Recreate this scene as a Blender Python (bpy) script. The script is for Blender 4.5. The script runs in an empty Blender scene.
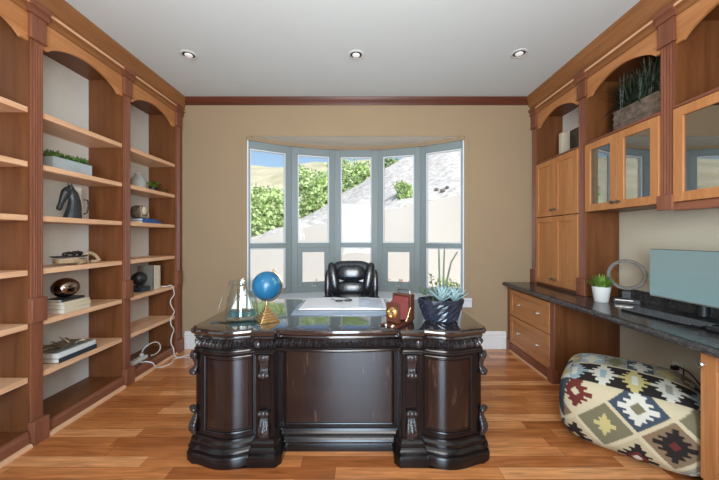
import bpy, bmesh, math, random
from mathutils import Vector, Matrix
random.seed(7)
S = bpy.context.scene
C = S.collection
PI = math.pi
R = math.radians

# ---------------------------------------------------------------- camera
H = 1.35
cam_d = bpy.data.cameras.new('camera')
cam = bpy.data.objects.new('camera', cam_d); C.objects.link(cam)
cam_d.sensor_width = 36.0
cam_d.lens = 36.0 * 300.0 / 719.0
cam_d.shift_x = (359.5 - 361.0) / 719.0
cam_d.shift_y = (237.0 - 240.0) / 719.0
cam_d.clip_start = 0.05
cam.location = (0, 0, H); cam.rotation_euler = (R(90), 0, 0)
S.camera = cam

# ---------------------------------------------------------------- world, sun, added lamps, exposure
w = bpy.data.worlds.new('sky'); S.world = w; w.use_nodes = True
nt = w.node_tree; nt.nodes.clear()
wo = nt.nodes.new('ShaderNodeOutputWorld'); bg = nt.nodes.new('ShaderNodeBackground')
sk = nt.nodes.new('ShaderNodeTexSky'); sk.sky_type = 'NISHITA'; sk.sun_disc = False
sk.sun_elevation = R(48); sk.sun_rotation = R(150); sk.air_density = 1.0; sk.dust_density = 3.0
bg.inputs['Strength'].default_value = 0.205
nt.links.new(sk.outputs[0], bg.inputs['Color']); nt.links.new(bg.outputs[0], wo.inputs['Surface'])

sd = bpy.data.lights.new('sun', 'SUN'); sd.energy = 2.4; sd.angle = R(0.6); sd.color = (1.0, 0.95, 0.88)
sun = bpy.data.objects.new('sun', sd); C.objects.link(sun)
sun.rotation_euler = Vector((-0.45, 0.62, -0.80)).to_track_quat('-Z', 'Y').to_euler()

def area(name, loc, direction, sx, sy, power, col):
    l = bpy.data.lights.new(name, 'AREA'); l.shape = 'RECTANGLE'; l.size = sx; l.size_y = sy
    l.energy = power; l.color = col
    o = bpy.data.objects.new(name, l); C.objects.link(o); o.location = loc
    o.rotation_euler = Vector(direction).to_track_quat('-Z', 'Z').to_euler()
    return o
# unseen area lamp added for daylight assumed to come from behind the photographer
area('assumed_daylight', (-0.10, -1.93, 1.30), (0, 1, 0.0), 1.0, 2.2, 165, (0.62, 0.81, 1.0))
# unseen fill lamp added to brighten the ceiling, aimed up and forward
area('ceiling_fill', (0.0, -0.15, 1.80), (0, 1.7, 1), 1.2, 1.2, 74, (1.0, 0.95, 0.87))

S.view_settings.view_transform = 'Standard'
S.view_settings.look = 'None'
S.view_settings.gamma = 1.0
S.view_settings.use_curve_mapping = False
S.view_settings.exposure = 0.0
S.cycles.max_bounces = 10
S.cycles.diffuse_bounces = 5
S.cycles.transparent_max_bounces = 16
S.cycles.sample_clamp_indirect = 6.0
S.cycles.use_denoising = True

# ---------------------------------------------------------------- materials
def newmat(name):
    m = bpy.data.materials.new(name); m.use_nodes = True
    n = m.node_tree; b = n.nodes['Principled BSDF']
    return m, n, b
def plain(name, col, rough=0.5, metal=0.0, spec=0.5, var=0.0, vscale=20, coat=0.0, bump=0.0, bscale=60):
    m, n, b = newmat(name)
    b.inputs['Roughness'].default_value = rough; b.inputs['Metallic'].default_value = metal
    b.inputs['Specular IOR Level'].default_value = spec; b.inputs['Coat Weight'].default_value = coat
    tc = n.nodes.new('ShaderNodeTexCoord')
    no = n.nodes.new('ShaderNodeTexNoise'); no.inputs['Scale'].default_value = vscale; no.inputs['Detail'].default_value = 4
    n.links.new(tc.outputs['Object'], no.inputs['Vector'])
    r = n.nodes.new('ShaderNodeValToRGB')
    r.color_ramp.elements[0].position = 0.3; r.color_ramp.elements[1].position = 0.7
    r.color_ramp.elements[0].color = (*[c * (1 - var) for c in col], 1)
    r.color_ramp.elements[1].color = (*[min(1, c * (1 + var)) for c in col], 1)
    n.links.new(no.outputs['Fac'], r.inputs['Fac']); n.links.new(r.outputs['Color'], b.inputs['Base Color'])
    if bump:
        n2 = n.nodes.new('ShaderNodeTexNoise'); n2.inputs['Scale'].default_value = bscale
        n.links.new(tc.outputs['Object'], n2.inputs['Vector'])
        bp = n.nodes.new('ShaderNodeBump'); bp.inputs['Strength'].default_value = bump; bp.inputs['Distance'].default_value = 0.01
        n.links.new(n2.outputs['Fac'], bp.inputs['Height']); n.links.new(bp.outputs['Normal'], b.inputs['Normal'])
    return m
def wood(name, dark, light, axis='Z', rough=0.42, scale=14, coat=0.06):
    m, n, b = newmat(name)
    tc = n.nodes.new('ShaderNodeTexCoord'); mp = n.nodes.new('ShaderNodeMapping')
    s = {'X': (0.06, 1, 1), 'Y': (1, 0.06, 1), 'Z': (1, 1, 0.06)}[axis]
    mp.inputs['Scale'].default_value = s
    n.links.new(tc.outputs['Object'], mp.inputs['Vector'])
    a = n.nodes.new('ShaderNodeTexNoise'); a.inputs['Scale'].default_value = scale; a.inputs['Detail'].default_value = 6
    a.inputs['Distortion'].default_value = 0.6
    n.links.new(mp.outputs['Vector'], a.inputs['Vector'])
    r = n.nodes.new('ShaderNodeValToRGB')
    r.color_ramp.elements[0].position = 0.28; r.color_ramp.elements[0].color = (*dark, 1)
    r.color_ramp.elements[1].position = 0.72; r.color_ramp.elements[1].color = (*light, 1)
    n.links.new(a.outputs['Fac'], r.inputs['Fac'])
    f = n.nodes.new('ShaderNodeTexNoise'); f.inputs['Scale'].default_value = scale * 9; f.inputs['Detail'].default_value = 3
    n.links.new(mp.outputs['Vector'], f.inputs['Vector'])
    mx = n.nodes.new('ShaderNodeMix'); mx.data_type = 'RGBA'; mx.blend_type = 'MULTIPLY'; mx.inputs['Factor'].default_value = 0.35
    n.links.new(r.outputs['Color'], mx.inputs['A']); n.links.new(f.outputs['Color'], mx.inputs['B'])
    bw = n.nodes.new('ShaderNodeValToRGB'); bw.color_ramp.elements[0].color = (0.55, 0.55, 0.55, 1); bw.color_ramp.elements[0].position = 0.3; bw.color_ramp.elements[1].position = 0.6
    n.links.new(f.outputs['Fac'], bw.inputs['Fac']); n.links.new(bw.outputs['Color'], mx.inputs['B'])
    n.links.new(mx.outputs['Result'], b.inputs['Base Color']); b.inputs['Specular IOR Level'].default_value = 0.32
    b.inputs['Roughness'].default_value = rough; b.inputs['Coat Weight'].default_value = coat; b.inputs['Coat Roughness'].default_value = 0.25
    return m
def glassy(name, tint=(1, 1, 1), ior=1.5, rough=0.0, boost=1.0, floor_=0.0):
    m, n, b = newmat(name); n.nodes.remove(b); out = n.nodes['Material Output']
    t = n.nodes.new('ShaderNodeBsdfTransparent'); t.inputs['Color'].default_value = (*tint, 1)
    g = n.nodes.new('ShaderNodeBsdfGlossy'); g.inputs['Roughness'].default_value = rough
    f0 = ((ior - 1) / (ior + 1)) ** 2
    lw = n.nodes.new('ShaderNodeLayerWeight'); lw.inputs['Blend'].default_value = 0.5
    pw = n.nodes.new('ShaderNodeMath'); pw.operation = 'POWER'; pw.inputs[1].default_value = 5.0; n.links.new(lw.outputs['Facing'], pw.inputs[0])
    fr = n.nodes.new('ShaderNodeMath'); fr.operation = 'MULTIPLY_ADD'; fr.inputs[1].default_value = 1 - f0; fr.inputs[2].default_value = f0; n.links.new(pw.outputs[0], fr.inputs[0])
    ma = n.nodes.new('ShaderNodeMath'); ma.operation = 'MULTIPLY_ADD'; ma.inputs[1].default_value = boost; ma.inputs[2].default_value = floor_; ma.use_clamp = True
    mx = n.nodes.new('ShaderNodeMixShader')
    n.links.new(fr.outputs[0], ma.inputs[0]); n.links.new(ma.outputs[0], mx.inputs[0])
    n.links.new(t.outputs[0], mx.inputs[1]); n.links.new(g.outputs[0], mx.inputs[2]); n.links.new(mx.outputs[0], out.inputs['Surface'])
    return m
def emis(name, col, strength, base=(0.02, 0.02, 0.02), rough=0.15):
    m, n, b = newmat(name)
    b.inputs['Base Color'].default_value = (*base, 1); b.inputs['Roughness'].default_value = rough
    b.inputs['Emission Color'].default_value = (*col, 1); b.inputs['Emission Strength'].default_value = strength
    return m

M = {}
CH_D, CH_L = (0.18, 0.060, 0.030), (0.29, 0.108, 0.058)       # cherry brown
HO_D, HO_L = (0.42, 0.165, 0.053), (0.57, 0.255, 0.098)         # honey cherry
for ax in 'XYZ':
    M['cherry' + ax] = wood('cherry_wood_' + ax, CH_D, CH_L, ax)
    M['honey' + ax] = wood('honey_wood_' + ax, HO_D, HO_L, ax)
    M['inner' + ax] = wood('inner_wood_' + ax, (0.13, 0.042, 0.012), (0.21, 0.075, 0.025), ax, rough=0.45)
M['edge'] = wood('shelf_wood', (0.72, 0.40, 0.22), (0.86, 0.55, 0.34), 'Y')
M['crown'] = wood('crown_wood', (0.25, 0.098, 0.032), (0.36, 0.155, 0.056), 'Y')
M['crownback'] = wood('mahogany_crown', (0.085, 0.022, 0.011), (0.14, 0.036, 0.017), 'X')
M['esp'] = wood('espresso_wood', (0.006, 0.004, 0.004), (0.013, 0.008, 0.008), 'Z', rough=0.19, coat=0.12)
M['espX'] = wood('espresso_top_wood', (0.014, 0.009, 0.0085), (0.028, 0.017, 0.016), 'X', rough=0.13, coat=0.3)
tn = M['espX'].node_tree.nodes['Principled BSDF']; tn.inputs['Coat Weight'].default_value = 1.0; tn.inputs['Coat Roughness'].default_value = 0.06; tn.inputs['Coat IOR'].default_value = 1.75
M['carve'] = plain('highlit_carved_espresso', (0.026, 0.021, 0.022), 0.27, spec=0.6, var=0.35, vscale=60, coat=0.3)  # highlights on the carving put into a lighter espresso colour
M['backpaint'] = plain('pale_back_paint', (0.76, 0.78, 0.76), 0.7, var=0.02)
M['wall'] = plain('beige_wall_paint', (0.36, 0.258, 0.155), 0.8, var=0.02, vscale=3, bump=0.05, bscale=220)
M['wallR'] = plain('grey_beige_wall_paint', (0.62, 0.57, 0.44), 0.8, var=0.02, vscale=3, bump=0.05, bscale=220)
M['ceil'] = plain('ceiling_paint', (0.65, 0.715, 0.735), 0.85, var=0.01, vscale=2)
M['white'] = plain('white_trim_paint', (0.74, 0.77, 0.80), 0.45, var=0.01)
M['shadedframe'] = plain('shaded_white_window_paint', (0.225, 0.27, 0.275), 0.5, var=0.02)  # white frames: their backlit shade is put into this grey base colour
M['base'] = plain('white_baseboard_paint', (0.78, 0.77, 0.74), 0.45, var=0.01)
M['pane'] = glassy('window_glass', (0.98, 1.0, 0.99), 1.18)
M['cabglass'] = glassy('cabinet_glass', (0.55, 0.57, 0.56), 1.5, 0.0, 1.6, 0.38)
M['jarglass'] = glassy('jar_glass', (0.95, 0.975, 0.97), 1.45, 0.02, 0.9, 0.02)
M['brass'] = plain('brass', (0.80, 0.56, 0.29), 0.22, 1.0, var=0.12, vscale=30)
M['antique'] = plain('antique_bronze', (0.33, 0.26, 0.16), 0.4, 0.8, var=0.4, vscale=40)
M['nickel'] = plain('brushed_nickel', (0.62, 0.60, 0.56), 0.3, 1.0, var=0.05)
M['pewter'] = plain('pewter', (0.22, 0.20, 0.17), 0.35, 1.0, var=0.1)
M['black'] = plain('black_plastic', (0.012, 0.012, 0.014), 0.4, var=0.1)
M['matteblack'] = plain('matte_black_plastic', (0.008, 0.008, 0.009), 0.7, spec=0.12, var=0.1)
M['key'] = plain('key_plastic', (0.095, 0.10, 0.105), 0.55, spec=0.25, var=0.1)
M['leather'] = plain('black_leather', (0.012, 0.014, 0.019), 0.27, var=0.3, vscale=25, bump=0.08, bscale=60, coat=0.2)
M['cream'] = plain('cream_cloth_cover', (0.62, 0.54, 0.40), 0.7, var=0.05)
M['paper'] = plain('page_paper', (0.74, 0.70, 0.62), 0.8, var=0.05, vscale=80)
M['whitepaper'] = plain('white_page_paper', (0.78, 0.80, 0.84), 0.6, var=0.02)
M['photo'] = plain('printed_photo', (0.50, 0.56, 0.66), 0.5, var=0.25, vscale=9)
M['blackbook'] = plain('black_cover', (0.02, 0.021, 0.026), 0.4, var=0.2)
M['greybook'] = plain('grey_cover', (0.17, 0.155, 0.13), 0.6, var=0.1)
M['whitebook'] = plain('white_cover', (0.68, 0.71, 0.72), 0.45, var=0.03)
M['greenbook'] = plain('mottled_green_grey_cover', (0.16, 0.165, 0.14), 0.4, var=0.55, vscale=22)
M['navybook'] = plain('navy_cover', (0.025, 0.035, 0.05), 0.4, var=0.2)
M['bluebook'] = plain('blue_cover', (0.03, 0.115, 0.32), 0.45, var=0.1)
M['pad'] = plain('desk_pad_vinyl', (0.30, 0.37, 0.47), 0.22, var=0.02)  # window reflection on the pad put into its blue grey colour
M['zinc'] = plain('blue_grey_zinc', (0.40, 0.46, 0.48), 0.5, 0.0, var=0.06, vscale=8)
M['zincin'] = plain('dark_zinc', (0.10, 0.10, 0.09), 0.6, var=0.1)
M['leaf'] = plain('green_leaf', (0.075, 0.15, 0.03), 0.5, var=0.5, vscale=30)
M['leafd'] = plain('dark_green_leaf', (0.015, 0.028, 0.013), 0.5, var=0.5, vscale=18)
M['leafy'] = plain('bright_green_leaf', (0.16, 0.29, 0.035), 0.5, var=0.45, vscale=40)
M['agave'] = plain('blue_green_succulent', (0.27, 0.40, 0.42), 0.45, var=0.25, vscale=25)
M['stem'] = plain('grey_green_stem', (0.10, 0.13, 0.09), 0.5, var=0.3, vscale=30)
M['soil'] = plain('dark_soil', (0.03, 0.022, 0.015), 0.95, var=0.4, vscale=60, bump=0.6)
M['statue'] = plain('black_statue', (0.022, 0.024, 0.027), 0.42, var=0.25, vscale=12)
M['bronze'] = plain('bronze_lustre', (0.27, 0.205, 0.165), 0.14, 1.0, var=0.25, vscale=6)
M['ceramic'] = plain('white_ceramic', (0.76, 0.75, 0.72), 0.35, var=0.02)
M['stone'] = plain('grey_stoneware', (0.40, 0.42, 0.40), 0.6, var=0.08, vscale=15)
M['rope'] = plain('tan_rope', (0.44, 0.32, 0.19), 0.8, var=0.35, vscale=90, bump=0.5, bscale=160)
M['bluebowl'] = plain('navy_glazed_ceramic', (0.016, 0.022, 0.036), 0.22, var=0.2, coat=0.3)
M['red'] = plain('red_bellows_leather', (0.17, 0.03, 0.028), 0.5, var=0.15)
M['camwood'] = wood('mahogany_wood', (0.06, 0.017, 0.010), (0.12, 0.035, 0.02), 'Z', scale=30)
M['whitecord'] = plain('white_cord', (0.72, 0.70, 0.66), 0.5, var=0.02)
M['wicker'] = plain('grey_brown_wicker', (0.16, 0.115, 0.085), 0.8, var=0.45, vscale=30, bump=0.6, bscale=90)
M['sail'] = plain('white_sail', (0.80, 0.79, 0.75), 0.8, var=0.03)
M['hull'] = plain('teal_hull', (0.04, 0.12, 0.13), 0.5, var=0.4, vscale=40)
M['mast'] = plain('brown_spar', (0.13, 0.065, 0.03), 0.6, var=0.2)
M['ring'] = plain('weathered_ring_wood', (0.145, 0.125, 0.105), 0.65, var=0.25, vscale=25)
M['darkwood'] = plain('black_stained_wood', (0.016, 0.015, 0.015), 0.4, var=0.2)
M['picture'] = plain('dark_picture', (0.075, 0.065, 0.05), 0.4, var=0.7, vscale=12)
M['bulb'] = emis('lamp_lens', (1.0, 0.98, 0.95), 0.25, (0.8, 0.8, 0.8), 0.4)
M['lamptrim'] = plain('lamp_trim', (0.62, 0.62, 0.60), 0.4, var=0.02)
M['lampwell'] = plain('lamp_reflector', (0.42, 0.42, 0.41), 0.4, 0.0, var=0.3, vscale=60)

# floor boards
def floor_mat():
    m, n, b = newmat('cherry_floorboards')
    tc = n.nodes.new('ShaderNodeTexCoord')
    br = n.nodes.new('ShaderNodeTexBrick')
    br.offset = 0.37; br.offset_frequency = 1; br.squash = 1.0
    br.inputs['Scale'].default_value = 1.0
    br.inputs['Brick Width'].default_value = 0.95; br.inputs['Row Height'].default_value = 0.088
    br.inputs['Mortar Size'].default_value = 0.0011; br.inputs['Mortar Smooth'].default_value = 0.1
    br.inputs['Color1'].default_value = (0, 0, 0, 1); br.inputs['Color2'].default_value = (1, 1, 1, 1); br.inputs['Mortar'].default_value = (0.0, 0.0, 0.0, 1)
    # shift every row by its own random amount so the butt joints scatter
    sp = n.nodes.new('ShaderNodeSeparateXYZ'); n.links.new(tc.outputs['Object'], sp.inputs[0])
    dv = n.nodes.new('ShaderNodeMath'); dv.operation = 'DIVIDE'; dv.inputs[1].default_value = 0.088; n.links.new(sp.outputs['Y'], dv.inputs[0])
    fl = n.nodes.new('ShaderNodeMath'); fl.operation = 'FLOOR'; n.links.new(dv.outputs[0], fl.inputs[0])
    wn = n.nodes.new('ShaderNodeTexWhiteNoise'); wn.noise_dimensions = '1D'; n.links.new(fl.outputs[0], wn.inputs['W'])
    ad = n.nodes.new('ShaderNodeMath'); ad.operation = 'MULTIPLY_ADD'; ad.inputs[1].default_value = 0.9
    n.links.new(wn.outputs['Value'], ad.inputs[0]); n.links.new(sp.outputs['X'], ad.inputs[2])
    cb = n.nodes.new('ShaderNodeCombineXYZ'); n.links.new(ad.outputs[0], cb.inputs['X']); n.links.new(sp.outputs['Y'], cb.inputs['Y'])
    n.links.new(cb.outputs[0], br.inputs['Vector'])
    r = n.nodes.new('ShaderNodeValToRGB'); e = r.color_ramp.elements
    e[0].position = 0.0; e[0].color = (0.41, 0.13, 0.036, 1); e[1].position = 1.0; e[1].color = (0.84, 0.40, 0.165, 1)
    for p, c in ((0.25, (0.53, 0.185, 0.054, 1)), (0.5, (0.61, 0.228, 0.071, 1)), (0.75, (0.71, 0.288, 0.099, 1))):
        k = e.new(p); k.color = c
    n.links.new(br.outputs['Color'], r.inputs['Fac'])
    mp = n.nodes.new('ShaderNodeMapping'); mp.inputs['Scale'].default_value = (1.3, 16, 1); n.links.new(tc.outputs['Object'], mp.inputs['Vector'])
    no = n.nodes.new('ShaderNodeTexNoise'); no.inputs['Scale'].default_value = 3.0; no.inputs['Detail'].default_value = 7; no.inputs['Distortion'].default_value = 0.5
    n.links.new(mp.outputs[0], no.inputs['Vector'])
    gr = n.nodes.new('ShaderNodeValToRGB'); gr.color_ramp.elements[0].color = (0.62, 0.58, 0.55, 1); gr.color_ramp.elements[0].position = 0.3
    gr.color_ramp.elements[1].color = (1.12, 1.1, 1.08, 1); gr.color_ramp.elements[1].position = 0.7
    n.links.new(no.outputs['Fac'], gr.inputs['Fac'])
    mx = n.nodes.new('ShaderNodeMix'); mx.data_type = 'RGBA'; mx.blend_type = 'MULTIPLY'; mx.inputs['Factor'].default_value = 1.0
    n.links.new(r.outputs['Color'], mx.inputs['A']); n.links.new(gr.outputs['Color'], mx.inputs['B'])
    m2 = n.nodes.new('ShaderNodeMix'); m2.data_type = 'RGBA'; m2.blend_type = 'MIX'
    mf = n.nodes.new('ShaderNodeMath'); mf.operation = 'MULTIPLY'; mf.inputs[1].default_value = 0.75; n.links.new(br.outputs['Fac'], mf.inputs[0])
    n.links.new(mf.outputs[0], m2.inputs['Factor']); n.links.new(mx.outputs['Result'], m2.inputs['A']); m2.inputs['B'].default_value = (0.09, 0.03, 0.012, 1)
    n.links.new(m2.outputs['Result'], b.inputs['Base Color'])
    b.inputs['Roughness'].default_value = 0.25; b.inputs['Coat Weight'].default_value = 0.4; b.inputs['Coat Roughness'].default_value = 0.2
    return m
M['floor'] = floor_mat()

def granite():
    m, n, b = newmat('dark_granite')
    tc = n.nodes.new('ShaderNodeTexCoord')
    v = n.nodes.new('ShaderNodeTexNoise'); v.inputs['Scale'].default_value = 45; v.inputs['Detail'].default_value = 9; v.inputs['Roughness'].default_value = 0.7
    n.links.new(tc.outputs['Object'], v.inputs['Vector'])
    r = n.nodes.new('ShaderNodeValToRGB'); e = r.color_ramp.elements
    e[0].position = 0.35; e[0].color = (0.022, 0.022, 0.025, 1); e[1].position = 0.78; e[1].color = (0.20, 0.175, 0.16, 1)
    k = e.new(0.55); k.color = (0.065, 0.060, 0.060, 1)
    n.links.new(v.outputs['Fac'], r.inputs['Fac']); n.links.new(r.outputs['Color'], b.inputs['Base Color'])
    b.inputs['Roughness'].default_value = 0.16
    return m
M['granite'] = granite()

def veneer(name='desk_veneer'):
    m, n, b = newmat(name)
    tc = n.nodes.new('ShaderNodeTexCoord')
    mp = n.nodes.new('ShaderNodeMapping'); mp.inputs['Scale'].default_value = (38, 1, 7); n.links.new(tc.outputs['Object'], mp.inputs['Vector'])
    vo = n.nodes.new('ShaderNodeTexNoise'); vo.inputs['Scale'].default_value = 1.0; vo.inputs['Detail'].default_value = 1.5
    n.links.new(mp.outputs[0], vo.inputs['Vector'])
    r = n.nodes.new('ShaderNodeValToRGB'); e = r.color_ramp.elements
    e[0].position = 0.3; e[0].color = (0.009, 0.0045, 0.0045, 1); e[1].position = 0.80; e[1].color = (0.07, 0.032, 0.022, 1)
    k = e.new(0.64); k.color = (0.014, 0.007, 0.0065, 1)
    n.links.new(vo.outputs['Fac'], r.inputs['Fac']); n.links.new(r.outputs['Color'], b.inputs['Base Color'])
    b.inputs['Roughness'].default_value = 0.20; b.inputs['Coat Weight'].default_value = 0.5; b.inputs['Coat Roughness'].default_value = 0.13
    return m
M['veneer'] = veneer()

def globe_mat():
    m, n, b = newmat('globe_map')
    tc = n.nodes.new('ShaderNodeTexCoord')
    no = n.nodes.new('ShaderNodeTexNoise'); no.inputs['Scale'].default_value = 15; no.inputs['Detail'].default_value = 6
    n.links.new(tc.outputs['Object'], no.inputs['Vector'])
    r = n.nodes.new('ShaderNodeValToRGB'); e = r.color_ramp.elements
    e[0].position = 0.57; e[0].color = (0.010, 0.115, 0.24, 1); e[1].position = 0.68; e[1].color = (0.24, 0.34, 0.32, 1)
    k = e.new(0.60); k.color = (0.04, 0.18, 0.30, 1)
    n.links.new(no.outputs['Fac'], r.inputs['Fac']); n.links.new(r.outputs['Color'], b.inputs['Base Color'])
    b.inputs['Roughness'].default_value = 0.3
    return m
M['globe'] = globe_mat()

def attr_mat(name):
    m, n, b = newmat(name)
    a = n.nodes.new('ShaderNodeAttribute'); a.attribute_name = 'dye'
    tc = n.nodes.new('ShaderNodeTexCoord'); no = n.nodes.new('ShaderNodeTexNoise'); no.inputs['Scale'].default_value = 160
    n.links.new(tc.outputs['Object'], no.inputs['Vector'])
    bp = n.nodes.new('ShaderNodeBump'); bp.inputs['Strength'].default_value = 0.35; bp.inputs['Distance'].default_value = 0.006
    n.links.new(no.outputs['Fac'], bp.inputs['Height']); n.links.new(bp.outputs['Normal'], b.inputs['Normal'])
    n.links.new(a.outputs['Color'], b.inputs['Base Color']); b.inputs['Roughness'].default_value = 0.9
    b.inputs['Specular IOR Level'].default_value = 0.15
    return m
M['kilim'] = attr_mat('kilim_weave')

def screen_mat():
    m, n, b = newmat('screen')
    b.inputs['Base Color'].default_value = (0.01, 0.01, 0.01, 1); b.inputs['Roughness'].default_value = 0.22
    tc = n.nodes.new('ShaderNodeTexCoord'); sp = n.nodes.new('ShaderNodeSeparateXYZ'); n.links.new(tc.outputs['Object'], sp.inputs[0])
    r = n.nodes.new('ShaderNodeValToRGB'); e = r.color_ramp.elements
    e[0].position = 0.0; e[0].color = (0.24, 0.40, 0.42, 1); e[1].position = 0.36; e[1].color = (0.25, 0.36, 0.37, 1)
    n.links.new(sp.outputs['Z'], r.inputs['Fac']); n.links.new(r.outputs['Color'], b.inputs['Emission Color'])
    b.inputs['Emission Strength'].default_value = 0.75
    return m
M['screen'] = screen_mat()

def ground_mat(name, c1, c2, c3, scale, p=(0.35, 0.5, 0.65)):
    m, n, b = newmat(name)
    tc = n.nodes.new('ShaderNodeTexCoord'); no = n.nodes.new('ShaderNodeTexNoise')
    no.inputs['Scale'].default_value = scale; no.inputs['Detail'].default_value = 8; no.inputs['Roughness'].default_value = 0.65
    n.links.new(tc.outputs['Object'], no.inputs['Vector'])
    r = n.nodes.new('ShaderNodeValToRGB'); e = r.color_ramp.elements
    e[0].position = p[0]; e[0].color = (*c1, 1); e[1].position = p[2]; e[1].color = (*c3, 1)
    k = e.new(p[1]); k.color = (*c2, 1)
    n.links.new(no.outputs['Fac'], r.inputs['Fac']); n.links.new(r.outputs['Color'], b.inputs['Base Color'])
    b.inputs['Roughness'].default_value = 0.95; b.inputs['Specular IOR Level'].default_value = 0.1
    return m
M['rock'] = ground_mat('rocky_slope', (0.46, 0.44, 0.42), (0.66, 0.635, 0.615), (0.80, 0.785, 0.77), 5.0)
M['dryhill'] = ground_mat('dry_grass_hill', (0.46, 0.45, 0.30), (0.60, 0.56, 0.40), (0.68, 0.64, 0.50), 0.25)
M['stucco'] = plain('stucco_wall', (0.68, 0.655, 0.63), 0.9, var=0.02, vscale=2)
M['soffit'] = plain('cream_soffit_paint', (0.74, 0.68, 0.57), 0.8, var=0.01)
M['yard'] = plain('pale_yard', (0.60, 0.55, 0.49), 0.9, var=0.1, vscale=4)
M['bush'] = plain('bush_leaf', (0.54, 0.68, 0.33), 0.6, var=0.45, vscale=2.2)
M['bushd'] = plain('deep_bush_leaf', (0.36, 0.52, 0.24), 0.6, var=0.5, vscale=2)
M['flower'] = plain('orange_flower', (0.75, 0.25, 0.10), 0.6, var=0.3, vscale=20)

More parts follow.
